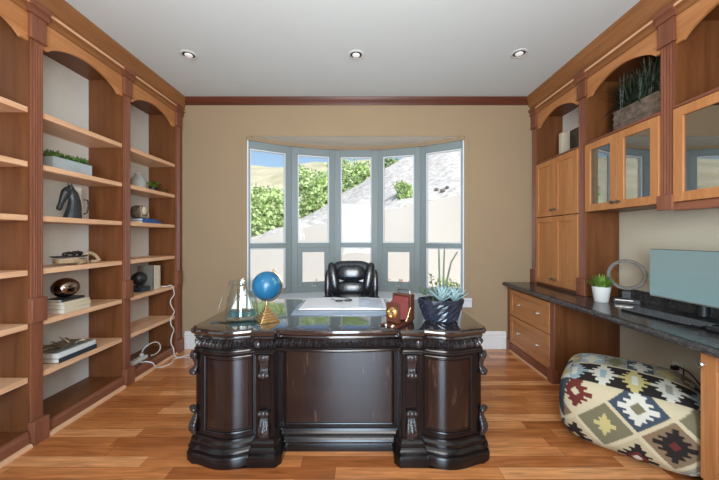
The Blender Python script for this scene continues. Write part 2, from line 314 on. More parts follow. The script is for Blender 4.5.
# ---------------------------------------------------------------- mesh builder
def wloc(o):
    v = Vector((0, 0, 0))
    while o is not None:
        v += o.location; o = o.parent
    return v
class MB:
    def __init__(s, xf=None):
        s.bm = bmesh.new(); s.xf = xf
    def v(s, p):
        p = s.xf(*p) if s.xf else p
        return s.bm.verts.new(p)
    def face(s, vs):
        try: return s.bm.faces.new(vs)
        except ValueError: return None
    def box(s, x0, x1, y0, y1, z0, z1):
        c = [s.v((x, y, z)) for z in (z0, z1) for y in (y0, y1) for x in (x0, x1)]
        for f in ((0, 2, 3, 1), (4, 5, 7, 6), (0, 1, 5, 4), (2, 6, 7, 3), (0, 4, 6, 2), (1, 3, 7, 5)):
            s.face([c[i] for i in f])
        return s
    def obox(s, c, ax, half):
        """box at c with unit axes ax (three vectors) and half sizes"""
        c = Vector(c); a = [Vector(q).normalized() * h for q, h in zip(ax, half)]
        vs = [s.v(tuple(c + a[0] * i + a[1] * j + a[2] * k)) for k in (-1, 1) for j in (-1, 1) for i in (-1, 1)]
        for f in ((0, 2, 3, 1), (4, 5, 7, 6), (0, 1, 5, 4), (2, 6, 7, 3), (0, 4, 6, 2), (1, 3, 7, 5)):
            s.face([vs[i] for i in f])
        return s
    def loft(s, rings, caps=True, closed=True):
        rr = [[s.v(p) for p in r] for r in rings]
        n = len(rr[0])
        for a, b in zip(rr[:-1], rr[1:]):
            for i in range(n if closed else n - 1):
                j = (i + 1) % n
                s.face([a[i], a[j], b[j], b[i]])
        if caps and closed:
            s.face(rr[0][::-1]); s.face(rr[-1])
        return s
    def prism(s, poly, fn, t0, t1):
        """poly of 2-D points swept from t0 to t1; fn(a, b, t) -> 3-D point"""
        return s.loft([[fn(a, b, t0) for a, b in poly], [fn(a, b, t1) for a, b in poly]])
    def lathe(s, prof, c=(0, 0, 0), seg=24, sx=1.0, sy=1.0):
        rings = [[(c[0] + r * sx * math.cos(2 * PI * i / seg), c[1] + r * sy * math.sin(2 * PI * i / seg), c[2] + z) for i in range(seg)] for r, z in prof]
        return s.loft(rings)
    def tube(s, pts, r, seg=8, closed=False):
        P = [Vector(p) for p in pts]; n = len(P)
        rad = r if isinstance(r, (list, tuple)) else [r] * n
        T = []
        for i in range(n):
            a = P[(i - 1) % n] if closed or i > 0 else P[i]
            b = P[(i + 1) % n] if closed or i < n - 1 else P[i]
            d = (b - a); T.append(d.normalized() if d.length > 1e-9 else Vector((0, 0, 1)))
        up = Vector((0, 0, 1)) if abs(T[0].z) < 0.9 else Vector((1, 0, 0))
        N = (up - T[0] * up.dot(T[0])).normalized(); rings = []
        for i in range(n):
            N = (N - T[i] * N.dot(T[i])).normalized(); B = T[i].cross(N)
            rings.append([tuple(P[i] + (N * math.cos(2 * PI * k / seg) + B * math.sin(2 * PI * k / seg)) * rad[i]) for k in range(seg)])
        if closed:
            rings.append(rings[0]); return s.loft(rings, caps=False)
        return s.loft(rings)
    def cyl(s, a, b, r0, r1=None, seg=16):
        return s.tube([a, b], [r0, r0 if r1 is None else r1], seg)
    def ball(s, c, r, seg=16, rings=10, mat=None):
        rx, ry, rz = (r, r, r) if not isinstance(r, (tuple, list)) else r
        out = []
        for i in range(rings + 1):
            t = PI * i / rings; q = max(math.sin(t), 0.004)
            ring = []
            for k in range(seg):
                p = Vector((rx * q * math.cos(2 * PI * k / seg), ry * q * math.sin(2 * PI * k / seg), -rz * math.cos(t)))
                if mat: p = mat @ p
                ring.append((c[0] + p.x, c[1] + p.y, c[2] + p.z))
            out.append(ring)
        return s.loft(out)
    def superbox(s, c, half, k=5, n=12, mat=None):
        for ax in range(3):
            for sg in (-1, 1):
                g = []
                for i in range(n + 1):
                    row = []
                    for j in range(n + 1):
                        p = [0, 0, 0]; p[ax] = sg
                        p[(ax + 1) % 3] = math.tan((2 * i / n - 1) * PI / 4); p[(ax + 2) % 3] = math.tan((2 * j / n - 1) * PI / 4)
                        L = sum(abs(q) ** k for q in p) ** (1 / k)
                        q = Vector((p[0] / L * half[0], p[1] / L * half[1], p[2] / L * half[2]))
                        if mat: q = mat @ q
                        row.append(s.v((c[0] + q.x, c[1] + q.y, c[2] + q.z)))
                    g.append(row)
                for i in range(n):
                    for j in range(n):
                        f = [g[i][j], g[i + 1][j], g[i + 1][j + 1], g[i][j + 1]]
                        s.face(f if sg > 0 else f[::-1])
        return s
    def leafblade(s, base, tip, wid, droop=0.0, n=4, fold=0.15):
        """a pointed blade from base to tip with a midrib fold"""
        a = Vector(base); b = Vector(tip); d = b - a
        side = d.cross(Vector((0, 0, 1)))
        if side.length < 1e-5: side = Vector((1, 0, 0))
        side.normalize(); up = side.cross(d).normalized()
        prev = None
        for i in range(n + 1):
            t = i / n; wv = wid * (math.sin(PI * min(1, 0.18 + t * 0.82)) ** 0.8) * 0.5 + 1e-4
            c = a + d * t - Vector((0, 0, 1)) * droop * t * t
            row = [s.v(tuple(c - side * wv + up * wv * fold)), s.v(tuple(c)), s.v(tuple(c + side * wv + up * wv * fold))]
            if prev:
                s.face([prev[0], prev[1], row[1], row[0]]); s.face([prev[1], prev[2], row[2], row[1]])
            prev = row
        return s
    def build(s, name, mat, parent=None, loc=None, smooth=35, bevel=0.0, weld=False, world=True, mods=()):
        bm = s.bm
        if weld: bmesh.ops.remove_doubles(bm, verts=bm.verts, dist=1e-5)
        if len(bm.faces): bmesh.ops.recalc_face_normals(bm, faces=bm.faces)
        off = Vector((0, 0, 0))
        if parent is not None and world: off = wloc(parent)
        if loc is not None and world: off = off + Vector(loc)
        if off.length: bmesh.ops.translate(bm, verts=bm.verts, vec=-off)
        me = bpy.data.meshes.new(name); bm.to_mesh(me); bm.free()
        o = bpy.data.objects.new(name, me); C.objects.link(o)
        if parent is not None: o.parent = parent
        if loc is not None: o.location = loc
        me.materials.append(M[mat] if isinstance(mat, str) else mat)
        if smooth and len(me.polygons):
            me.polygons.foreach_set('use_smooth', [True] * len(me.polygons))
            me.set_sharp_from_angle(angle=R(smooth))
        if bevel:
            b = o.modifiers.new('bevel', 'BEVEL'); b.width = bevel; b.segments = 2; b.limit_method = 'ANGLE'; b.angle_limit = R(40)
        return o
def tag(o, label, cat, group=None, kind=None):
    o['label'] = label; o['category'] = cat
    if group: o['group'] = group
    if kind: o['kind'] = kind
    return o
def thing(name, label, cat, loc=(0, 0, 0), rz=0.0, group=None):
    o = bpy.data.objects.new(name, None); C.objects.link(o); o.location = loc; o.rotation_euler = (0, 0, rz)
    o.empty_display_size = 0.05
    return tag(o, label, cat, group)
def struct(o, label=None, cat=None):
    o['kind'] = 'structure'
    if label: o['label'] = label
    if cat: o['category'] = cat
    return o
def local(root, mb, name, mat, **k):
    return mb.build(name, mat, root, world=False, **k)

# ---------------------------------------------------------------- dimensions
XL, XR, YB, YF, ZC = -2.47, 2.384, 3.632, -2.0, 3.027
FL = -2.15          # face plane of the left bookcases
FR = 2.07           # face plane of the right wall cabinets
SHELF = [0.441, 0.789, 1.136, 1.4925, 1.84, 2.192]

# ---------------------------------------------------------------- room shell
struct(MB().box(XL - .1, XR + .1, YF - .1, YB + .12, -0.10, 0).build('floor', 'floor'), 'cherry wood plank floor with warm orange brown boards', 'floor')
struct(MB().box(XL - .1, XR + .1, YF - .1, YB + .12, ZC, ZC + .12).build('ceiling', 'ceil'), 'flat pale grey painted ceiling', 'ceiling')
OX0, OX1, OZ0, OZ1 = -1.440, 1.307, 0.585, 2.573
wb = MB()
wb.box(XL, OX0, YB, YB + .10, 0, ZC); wb.box(OX1, XR, YB, YB + .10, 0, ZC)
wb.box(OX0, OX1, YB, YB + .10, OZ1, ZC); wb.box(OX0, OX1, YB, YB + .10, 0, OZ0)
struct(wb.build('wall_back', 'wall'), 'beige painted wall around the bow window', 'wall')
struct(MB().box(XL - .1, XL, YF, YB + .1, 0, ZC).build('wall_left', 'backpaint'), 'pale painted wall behind the left bookcases', 'wall')
struct(MB().box(XR, XR + .1, YF, YB + .1, 0, ZC).build('wall_right', 'wallR'), 'grey beige wall above and below the granite worktop', 'wall')
struct(MB().box(XL - .1, XR + .1, YF - .1, YF, 0, ZC).build('wall_front', 'wall'), 'beige wall behind the photographer', 'wall')
# crown on the back wall
cp = [(0, 2.945), (0.012, 2.945), (0.016, 2.955), (0.035, 2.985), (0.05, 3.005), (0.055, 3.027), (0, 3.027)]
struct(MB().prism(cp, lambda d, z, t: (t, YB - d, z), XL + .3, XR - .3).build('trim_1', 'crownback'), 'dark red brown crown moulding along the back wall', 'crown moulding')
# baseboard
bp = [(0, 0), (0.018, 0), (0.018, 0.15), (0.014, 0.155), (0.014, 0.165), (0.019, 0.172), (0.019, 0.18), (0.008, 0.195), (0.006, 0.21), (0, 0.21)]
struct(MB().prism(bp, lambda d, z, t: (t, YB - d, z), FL + 0.02, 1.75).build('baseboard_back', 'base'), 'white profiled baseboard along the back wall', 'baseboard')

# assumed door frame behind the photographer (never in frame; daylight is an added lamp)
dr = MB()
for x in (-1.28, -0.14, 1.0): dr.box(x - .04, x + .04, YF + .0, YF + .05, 0, 2.45)
dr.box(-1.28, 1.0, YF, YF + .05, 2.40, 2.48); dr.box(-1.28, 1.0, YF, YF + .05, 0.0, 0.12)
struct(dr.build('assumed_door_1', 'white'), 'assumed white double door frame behind the photographer', 'door')

# ---------------------------------------------------------------- bow window
CX, YW, CH, SAG = -0.0665, 3.645, 1.3375, 0.45
RAD = (CH * CH + SAG * SAG) / (2 * SAG); TH = math.asin(CH / RAD)
def arc(t, dr=0.0):
    a = -TH + 2 * TH * t
    return (CX + (RAD + dr) * math.sin(a), YW + (RAD + dr) * math.cos(a) - RAD * math.cos(TH))
V5 = [arc(i / 5) for i in range(6)]
arcp = [arc(i / 24, 0.09) for i in range(25)]
struct(MB().prism([(OX0, YB + .02), (OX1, YB + .02)] + [(min(OX1 + .05, max(OX0 - .05, p[0])), p[1]) for p in arcp[::-1]], lambda a, b, t: (a, b, t), OZ1 - .002, OZ1 + .05).build('trim_2', 'soffit'), 'pale curved soffit above the bow window', 'soffit')
arci = [arc(i / 24, -0.012) for i in range(25)]
struct(MB().prism([(OX0 - .03, YB - .035), (OX1 + .03, YB - .035), (OX1 + .03, YB)] + [(OX1, YB)] + [p for p in arcp[::-1]] + [(OX0, YB), (OX0 - .03, YB)], lambda a, b, t: (a, b, t), 0.585, 0.615).build('trim_3', 'white', bevel=0.006), 'white curved sill board of the bow window', 'window sill')
st = MB()
rings = []
for i in range(33):
    t = i / 32
    rings.append([(*arc(t, -0.050), 2.5705), (*arc(t, -0.050), 2.558), (*arc(t, -0.038), 2.546), (*arc(t, -0.032), 2.53), (*arc(t, 0.0), 2.53), (*arc(t, 0.0), 2.572)])
st.loft(rings)
struct(st.build('trim_4', 'wall'), 'beige curved moulding under the soffit of the bow window', 'moulding')
struct(MB().box(OX0 - .03, OX1 + .03, YB - .018, YB, 0.50, 0.584).build('trim_5', 'white', bevel=0.004), 'white apron board under the bow window sill', 'window apron')
# casing: drywall return strips, lighter
cs = MB()
cs.box(OX0, OX0 + .055, YB - .004, YB + .03, 0.616, OZ1); cs.box(OX1 - .055, OX1, YB - .004, YB + .03, 0.616, OZ1)
struct(cs.build('trim_6', 'wall', bevel=0.004), 'beige side returns of the bow window opening', 'window casing')

win_lab = ['leftmost tall casement of the bow window with sky in its top', 'second bow window panel from the left with a crank awning sash',
           'middle panel of the bow window behind the desk chair', 'second bow window panel from the right above orange flowers', 'rightmost tall panel of the bow window facing the rocky slope']
for i in range(5):
    a = Vector((*V5[i], 0)); b = Vector((*V5[i + 1], 0)); d = (b - a); L = d.length; ang = math.atan2(d.y, d.x)
    root = bpy.data.objects.new('window_%d' % (i + 1), None); C.objects.link(root)
    root.location = ((a.x + b.x) / 2, (a.y + b.y) / 2, 0.0); root.rotation_euler = (0, 0, ang)
    struct(root, win_lab[i], 'window')
    h = L / 2; gl = -h + (0.068 if i == 0 else 0.092); gr = h - (0.068 if i == 4 else 0.092)
    z0, z1, zt0, zt1 = 0.70, 2.425, 1.195, 1.285
    f = MB(); D0, D1 = 0.0, 0.075
    f.box(-h, gl - .016, D0, D1, 0.612, 2.556); f.box(gr + .016, h, D0, D1, 0.612, 2.556)
    f.box(gl - .016, gr + .016, D0, D1, z1 + .016, 2.556); f.box(gl - .016, gr + .016, D0, D1, 0.612, z0 - .016)
    f.box(gl - .016, gr + .016, D0, D1, zt0 + .016, zt1 - .016)
    fo_ = local(root, f, 'window_frame', 'shadedframe', bevel=0.003)
    if i in (0, 4):
        m = MB(); q = -h if i == 0 else h - .034; m.box(q, q + .034, -.010, .0, 0.618, 2.53); m.build('outer_jamb', 'white', fo_, world=False, bevel=.003)
    def sash(x0, x1, za, zb, wd, y0=0.018, y1=0.06, nm='window_sash', mt='white'):
        m = MB()
        m.box(x0, x0 + wd, y0, y1, za, zb); m.box(x1 - wd, x1, y0, y1, za, zb)
        m.box(x0 + wd, x1 - wd, y0, y1, za, za + wd); m.box(x0 + wd, x1 - wd, y0, y1, zb - wd, zb)
        o = local(root, m, nm, mt, bevel=0.003)
        g = MB(); g.box(x0 + wd, x1 - wd, y0 + .018, y0 + .024, za + wd, zb - wd)
        g.build('window_pane', 'pane', o, world=False)
        return o
    sash(gl - .016, gr + .016, zt1 - .016, z1 + .016, 0.016)
    if i in (1, 3):
        so = sash(gl - .016, gr + .016, z0 - .016, zt0 + .016, 0.062, -0.004, 0.06, 'awning_sash', 'shadedframe')
        k = MB(); k.box(-.03, .03, -0.03, -0.004, z0 - .01, z0 + .015); k.tube([(0.0, -0.03, z0 + .01), (0.012, -0.045, z0 + .03), (0.03, -0.05, z0 + .085)], 0.006, 8); k.ball((0.03, -0.05, z0 + .09), .010, 8, 6)
        k.build('crank_handle', 'nickel', so, world=False)
    else:
        sash(gl - .016, gr + .016, z0 - .016, zt0 + .016, 0.016)

# ---------------------------------------------------------------- outdoors
struct(MB().box(-30, 30, YB + .12, 9.0, -0.4, -0.25).build('ground', 'yard'), 'pale bare yard between the house and the garden wall', 'ground')
def wt(x): return 1.55 + 0.211 * (x + 1.6)
rw = MB(); XS = [-14, -7, -3, 3, 8, 14]
rw.loft([[(x, 7.6, -0.4), (x, 7.6, wt(x)), (x, 7.85, wt(x)), (x, 7.85, -0.4)] for x in XS])
struct(rw.build('wall_garden', 'stucco'), 'pale stucco retaining wall with a rising top outside the window', 'retaining wall')
def slope_z(x, y):
    crest = wt(x) + max(0.0, min(1.0, (x + 5) / 6)) * (0.40 + 0.03 * max(0.0, x - 0.5)) * (y - 7.85) + 0.06 * math.sin(3.1 * x + 1.7 * y) * math.sin(2.3 * y - x)
    return max(crest, wt(x) - 0.15) - 0.04
sl = MB(); nx, ny = 90, 40; g = []
for j in range(ny + 1):
    y = 7.85 + 7.0 * j / ny; g.append([])
    for i in range(nx + 1):
        x = -10 + 24 * i / nx
        z = slope_z(x, min(y, 14.0)) - max(0, y - 14.0) * 2.5 + random.uniform(-.05, .05)
        g[-1].append(sl.v((x, y, z)))
for j in range(ny):
    for i in range(nx): sl.face([g[j][i], g[j][i + 1], g[j + 1][i + 1], g[j + 1][i]])
struct(sl.build('slope', 'rock', smooth=80), 'pale rocky bank rising to the right above the garden wall', 'slope')
hl = MB(); g = []
for j in range(13):
    y = 26 + 40 * j / 12; g.append([])
    for i in range(41):
        x = -60 + 120 * i / 40
        z = 0.5 + 17.2 * (1 - (1 - j / 12) ** 1.6) * (0.96 + 0.05 * math.sin(x * .12 + 1) + .02 * math.sin(x * .5)) + (x + 20) * -0.01
        g[-1].append(hl.v((x, y, z)))
for j in range(12):
    for i in range(40): hl.face([g[j][i], g[j][i + 1], g[j + 1][i + 1], g[j + 1][i]])
struct(hl.build('hills', 'dryhill'), 'far dry grassy hill under the blue sky', 'hill')

def bush(name, label, cat, c, rad, n, lmat, leaf=0.12, group=None, trunk=True):
    random.seed(int(abs(c[0]) * 100))
    root = thing(name, label, cat, (c[0], c[1], c[2]), 0, group)
    rx, ry, rz = rad
    t = MB()
    t.tube([(0, 0, -0.3), (0.04, .2, rz * .5), (0.0, 0.2, rz * .8)], [.06, .04, .02], 8)
    for k in range(4):
        a = k * 1.6 + .4; t.tube([(0.02, .1, rz * .4), (rx * .4 * math.cos(a), ry * .4 * math.sin(a) + .1, rz * .9)], [.03, .01], 6)
    local(root, t, 'trunk', 'mast')
    f = MB()
    lumps = []
    for k in range(20):
        a = 2.4 * k; q = .72 * math.sqrt((k + .5) / 20)
        lumps.append((Vector((rx * q * math.cos(a), ry * q * math.sin(a), rz * (.25 + 1.25 * ((k * 7) % 20) / 20))), .40 + .10 * ((k * 3) % 5) / 5))
    for k in range(n):
        lc, lr = random.choice(lumps)
        dvec = Vector((random.gauss(0, 1), random.gauss(0, 1), random.gauss(0, 1))).normalized() * random.uniform(.55, 1.0)
        p = lc + Vector((dvec.x * rx * lr, dvec.y * ry * lr, dvec.z * rz * lr))
        q = Vector((random.gauss(0, 1), random.gauss(0, 1), random.gauss(0, .7) + .3)).normalized() * leaf * random.uniform(.6, 1.3)
        sdv = q.cross(Vector((random.gauss(0, 1), random.gauss(0, 1), random.gauss(0, 1)))).normalized() * leaf * .38
        vs = [f.v(tuple(p)), f.v(tuple(p + q * .5 + sdv)), f.v(tuple(p + q)), f.v(tuple(p + q * .5 - sdv))]
        f.face(vs)
    local(root, f, 'foliage', lmat, smooth=0)
    return root
bush('leafy_tree', 'bushy green tree seen through the leftmost window panel', 'tree', (-3.70, 11.4, 0.4), (1.1, 0.9, 1.68), 6800, 'bush', .17)
bush('leafy_tree', 'tall green tree filling the second window panel from the left', 'tree', (-2.05, 13.4, 1.2), (1.05, 0.9, 1.85), 7500, 'bush', .17)
bush('leafy_tree', 'deep green tree behind the top of the middle window panel', 'tree', (-0.45, 15.6, 2.2), (1.25, 0.8, 1.85), 7000, 'bush', .17)
bush('leafy_shrub', 'dark green shrub at the top left of the fourth window panel', 'shrub', (1.30, 14.1, 4.30), (.6, .4, .42), 1500, 'bushd', .14)
bush('leafy_shrub', 'small bright shrub on the rocky bank in the fourth window panel', 'shrub', (1.27, 8.85, 2.40), (.26, .22, .32), 1100, 'bush', .10)
bush('flowering_plant', 'low plant with orange flowers outside the fourth window panel', 'plant', (0.75, 6.0, -0.25), (.45, .3, .42), 900, 'flower', .06)
bush('green_plant', 'low green plant outside the lower rightmost window panel', 'plant', (1.75, 5.6, -0.25), (.32, .25, .46), 800, 'bush', .07)
for k in range(5):
    x, y = [(-0.9, 9.6), (2.2, 8.75), (2.33, 8.55), (2.48, 8.62), (-0.75, 8.9)][k]
    m = MB(); m.superbox((0, 0, 0), (.05 + .012 * (k % 3), .05, .045), 2.6, 5)
    tag(m.build('boulder', 'greybook', loc=(x, y, slope_z(x, y) + .03), world=False),
        ['dark rock on the bank in the middle window panel', 'leftmost of the three dark rocks high in the rightmost window panel', 'middle rock of the three dark rocks in the rightmost window panel', 'last of the three dark rocks towards the right window jamb', 'small dark rock by the wall top in the middle window panel'][k], 'rock', 'dark rocks on the bank')

# ---------------------------------------------------------------- built-in joinery (shared builders)
def side(s, face):
    return lambda d, u, z: (face + s * d, u, z)
def valance(xf, u0, u1, parent, z_top=2.80, z_lo=2.62, rise=0.095):
    pts = [(u0, z_top), (u0, z_lo), (u0 + .045, z_lo)]
    n = 22; a, b = u0 + .055, u1 - .055
    for i in range(n + 1):
        t = i / n; pts.append((a + (b - a) * t, z_lo + .012 + rise * math.sin(PI * t) ** .75))
    pts += [(u1 - .045, z_lo), (u1, z_lo), (u1, z_top)]
    m = MB(xf)
    rings = [[(d, p[0], p[1]) for p in pts] for d in (-0.022, 0.0)]
    m.loft(rings)
    return m.build('arched_valance', 'honeyY', parent, bevel=0.002)
def pilaster(xf, uc, parent, z0, plinth=0.15, mid=(0.79, 0.95), fl0=0.95, bottom='plinth', w2=0.043, h=.053):
    # shaft: fluted above the middle block
    def shaft(za, zb, flutes, d1=0.010):
        pts = [(-0.0015, uc - w2), (d1, uc - w2)]
        if flutes:
            for k in range(4):
                c = uc - w2 + .014 + k * (2 * w2 - .028) / 3
                for q in range(5):
                    a = PI * q / 4; pts.append((d1 - .006 * math.sin(a), c - .0065 * math.cos(a)))
        pts += [(d1, uc + w2), (-0.0015, uc + w2)]
        m = MB(xf); m.loft([[(p[0], p[1], za) for p in pts], [(p[0], p[1], zb) for p in pts]])
        return m
    root = shaft(fl0, 2.64, True).build('pilaster', 'cherryZ', parent)
    if z0 < fl0 - .2:
        shaft(z0, fl0, False).build('lower_shaft', 'cherryZ', root)
    m = MB(xf); m.box(-.0015, 0.022, uc - h, uc + h, 2.645, 2.80); m.box(-.0015, .028, uc - h - .005, uc + h + .005, 2.64, 2.65)
    m.build('cap_block', 'cherryZ', root, bevel=0.003)
    m = MB(xf); m.box(-.0015, 0.030, uc - h, uc + h, mid[0], mid[1])
    m.build('middle_block', 'cherryZ', root, bevel=0.004)
    if bottom == 'plinth':
        m = MB(xf); m.box(-.0015, 0.045, uc - h, uc + h, 0.0, plinth)
        m.build('plinth_block', 'cherryZ', root, bevel=0.004)
    return root
def crown(name, xf, u0, u1, cols, tip, label):
    pr = [(-.03, 2.80), (0.004, 2.80), (0.012, 2.806), (0.012, 2.824), (0.004, 2.829), (0.004, 2.843), (0.026, 2.852), (0.028, 2.874), (0.016, 2.879), (0.010, 2.898),
          (0.020, 2.904), (tip * .45, 2.925), (tip * .62, 2.955), (tip * .8, 2.985), (tip * .93, 2.998), (tip, 3.003), (tip, ZC), (-.03, ZC)]
    m = MB(xf)
    m.loft([[(d, u0, z) for d, z in pr], [(d, u1, z) for d, z in pr]])
    root = m.build(name, 'crown', smooth=25)
    q = MB(xf)
    for c in cols:
        pp = [(-.02, 2.801), (0.028, 2.801), (0.034, 2.808), (0.034, 2.824), (0.028, 2.829), (0.028, 2.843), (0.046, 2.852), (0.047, 2.876), (0.034, 2.880), (0.030, 2.896), (-.02, 2.896)]
        q.loft([[(d, c - .062, z) for d, z in pp], [(d, c + .062, z) for d, z in pp]])
    q.build('column_entablature', 'cherryY', root)
    q = MB(xf); q.box(.020, .0305, u0, u1, 2.8545, 2.872); q.build('string_band', 'edge', root, bevel=.002)
    return struct(root, label, 'crown moulding')

# ---------------------------------------------------------------- left bookcases
xl = side(1, FL)
COLS = [1.215, 1.98, 2.745, 3.51]
crown('trim_7', xl, -1.9, YB - .001, COLS, 0.05, 'stepped cherry crown moulding over the left bookcases')
bay_lab = ['nearest empty bay of the built-in cherry bookcase', 'middle bay of the built-in cherry bookcase holding the horse head', 'far bay of the built-in cherry bookcase beside the beige wall']
for bi in range(3):
    c0, c1 = COLS[bi], COLS[bi + 1]
    root = thing('bookcase', bay_lab[bi], 'bookcase', (FL, (c0 + c1) / 2, 0), 0, 'built-in bookcase bays')
    u0, u1 = c0 + .03, c1 - .03
    m = MB(xl); m.box(-.318, -.308, u0, u1, 0.0, 2.80); m.build('back_panel', 'backpaint', root)
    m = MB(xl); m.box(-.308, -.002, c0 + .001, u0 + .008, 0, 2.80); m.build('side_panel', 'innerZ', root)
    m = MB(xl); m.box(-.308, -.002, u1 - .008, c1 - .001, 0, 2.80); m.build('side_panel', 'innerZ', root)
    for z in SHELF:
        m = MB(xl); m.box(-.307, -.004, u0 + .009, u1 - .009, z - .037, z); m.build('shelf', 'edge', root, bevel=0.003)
    m = MB(xl); m.box(-.307, -.004, u0 + .009, u1 - .009, 0.055, 0.09); m.build('bottom_shelf', 'innerY', root)
    m = MB(xl); m.box(-.307, -.004, u0 + .009, u1 - .009, 2.765, 2.80); m.build('top_panel', 'innerY', root)
    valance(xl, u0 + .0085, u1 - .0085, root)
    m = MB(xl)
    pr = [(-.003, 0), (0.022, 0.0), (0.022, 0.075), (0.016, 0.082), (0.012, 0.10), (-.003, 0.10)]
    m.loft([[(d, c0 + .054, z) for d, z in pr], [(d, c1 - .054, z) for d, z in pr]])
    kick = m.build('plinth_board', 'cherryY', root)
    m = MB(xl); m.loft([[(d, c0 + .054, z) for d, z in ((.022, 0), (.046, 0), (.044, .012), (.036, .02), (.022, .022))], [(d, c1 - .054, z) for d, z in ((.022, 0), (.046, 0), (.044, .012), (.036, .02), (.022, .022))]])
    m.build('shoe_moulding', 'edge', kick)
    if bi == 0: pilaster(xl, c0 + .003, root, 0.0, w2=.036, h=.048)
    pilaster(xl, c1 + .003, root, 0.0, w2=.036, h=.048)
struct(MB(xl).box(-.03, -.012, 3.512, YB, 0, 2.80).build('trim_8', 'cherryZ'), 'narrow cherry filler strip between bookcase and back wall', 'filler strip')

# ---------------------------------------------------------------- right joinery
xr = side(-1, FR)
RC = [1.244, 2.02, 2.796, 3.572]
crown('trim_9', xr, -1.9, YB - .001, RC, 0.09, 'stepped cherry crown moulding over the right wall cabinets')
DB = -(XR - FR)       # depth to the wall
def knob(xf, d, u, z, parent, mat='pewter', r=.013):
    m = MB(xf)
    ring = lambda rr, dd: [(d + dd, u + rr * math.cos(2 * PI * k / 12), z + rr * math.sin(2 * PI * k / 12)) for k in range(12)]
    m.loft([ring(.009, 0), ring(.006, .006), ring(.006, .012), ring(r, .017), ring(r * 1.05, .022), ring(r * .8, .029), ring(r * .3, .031)])
    return m.build('knob', mat, parent)
def door(xf, u0, u1, z0, z1, parent, glass=False, knob_at=None, d0=0.0, fr=0.062, mat='honeyZ', bar=False):
    m = MB(xf); a, b = d0, d0 + .020
    g = 0.0015
    u0 += g; u1 -= g; z0 += g; z1 -= g
    m.box(a, b, u0, u0 + fr, z0, z1); m.box(a, b, u1 - fr, u1, z0, z1)
    m.box(a, b, u0 + fr, u1 - fr, z0, z0 + fr); m.box(a, b, u0 + fr, u1 - fr, z1 - fr, z1)
    o = m.build('door', mat, parent, bevel=0.0025)
    m = MB(xf)
    if glass:
        m.box(a + .006, a + .010, u0 + fr, u1 - fr, z0 + fr, z1 - fr); m.build('glass_pane', 'cabglass', o)
    else:
        m.box(a + .001, a + .009, u0 + fr, u1 - fr, z0 + fr, z1 - fr); m.build('door_panel', mat, o)
    if knob_at: knob(xf, b, knob_at[0], knob_at[1], o)
    return o
# tall cupboard
tc_ = thing('tall_cupboard', 'tall four door honey cherry cupboard standing on the far end of the worktop', 'cupboard', (FR, 3.18, 0.806))
a, b = 2.842, 3.527
m = MB(xr); m.box(DB + .002, DB + .012, 2.80, 3.60, 0.806, 2.80); m.build('back_panel', 'backpaint', tc_)
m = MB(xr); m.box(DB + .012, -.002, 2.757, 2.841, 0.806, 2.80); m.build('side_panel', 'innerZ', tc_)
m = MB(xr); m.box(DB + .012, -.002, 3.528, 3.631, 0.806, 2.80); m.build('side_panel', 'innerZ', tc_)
m = MB(xr); m.box(DB + .012, -.003, a, b, 2.175, 2.20); m.build('shelf', 'innerY', tc_)
m = MB(xr); m.box(DB + .012, -.003, a, b, 0.806, 0.83); m.build('bottom_panel', 'innerY', tc_)
m = MB(xr); m.box(DB + .012, -.003, a, b, 2.77, 2.80); m.build('top_panel', 'innerY', tc_)
m = MB(xr); m.box(-.003, .022, a, b, 2.192, 2.208); m.build('ledge', 'cherryY', tc_)
valance(xr, a, b, tc_)
mid = (a + b) / 2
door(xr, mid, b, 1.575, 2.19, tc_, knob_at=(mid + .03, 1.64), fr=.058); door(xr, a, mid, 1.575, 2.19, tc_, knob_at=(mid - .03, 1.64), fr=.058)
door(xr, mid, b, 0.832, 1.57, tc_, knob_at=(mid + .03, .90), fr=.058); door(xr, a, mid, 0.832, 1.57, tc_, knob_at=(mid - .03, .90), fr=.058)
pilaster(xr, 3.572, tc_, 0.806, mid=(0.806, 0.965), fl0=0.965, bottom=None)
pilaster(xr, 2.796, tc_, 0.806, mid=(0.806, 0.965), fl0=0.965, bottom=None)
# wall cabinets with glass doors
def glass_cab(label, c0, c1, pil):
    root = thing('glass_wall_cabinet', label, 'wall cabinet', (FR, (c0 + c1) / 2, 1.58), 0, 'glass fronted wall cabinets')
    a, b = c0 + .046, c1 - .046
    m = MB(xr); m.box(DB + .002, DB + .012, a - .005, b + .005, 1.60, 2.80); m.build('back_panel', 'innerZ', root)
    m = MB(xr); m.box(DB + .012, -.002, c0 + .001, a - .0005, 1.575, 2.80); m.build('side_panel', 'innerZ', root)
    m = MB(xr); m.box(DB + .012, -.002, b + .0005, c1 - .040, 1.575, 2.80); m.build('side_panel', 'innerZ', root)
    for z in (1.60, 2.20, 2.80): 
        m = MB(xr); m.box(DB + .012, -.003, a, b, z - .025, z); m.build('shelf', 'innerY', root)
    m = MB(xr); m.box(DB + .012, DB + .016, a, b, 1.60, 2.175); m.build('inner_backing', 'innerZ', root)
    m = MB(xr); m.box(DB + .03, -.05, a, b, 1.88, 1.90); m.build('inner_shelf', 'innerY', root)
    m = MB(xr); m.box(-.003, .022, a, b, 2.192, 2.21); m.build('ledge', 'cherryY', root)
    valance(xr, a, b, root)
    mid = (a + b) / 2
    door(xr, a, mid, 1.578, 2.19, root, True, (mid - .028, 1.632)); door(xr, mid, b, 1.578, 2.19, root, True, (mid + .028, 1.632))
    pilaster(xr, pil, root, 1.53, mid=(1.53, 1.63), fl0=1.63, bottom=None)
    return root
gc1 = glass_cab('glass fronted wall cabinet under the wicker basket of dark grass', 2.02, 2.796, 2.02)
gc2 = glass_cab('nearest glass fronted wall cabinet above the monitor', 1.244, 2.02, 1.244)
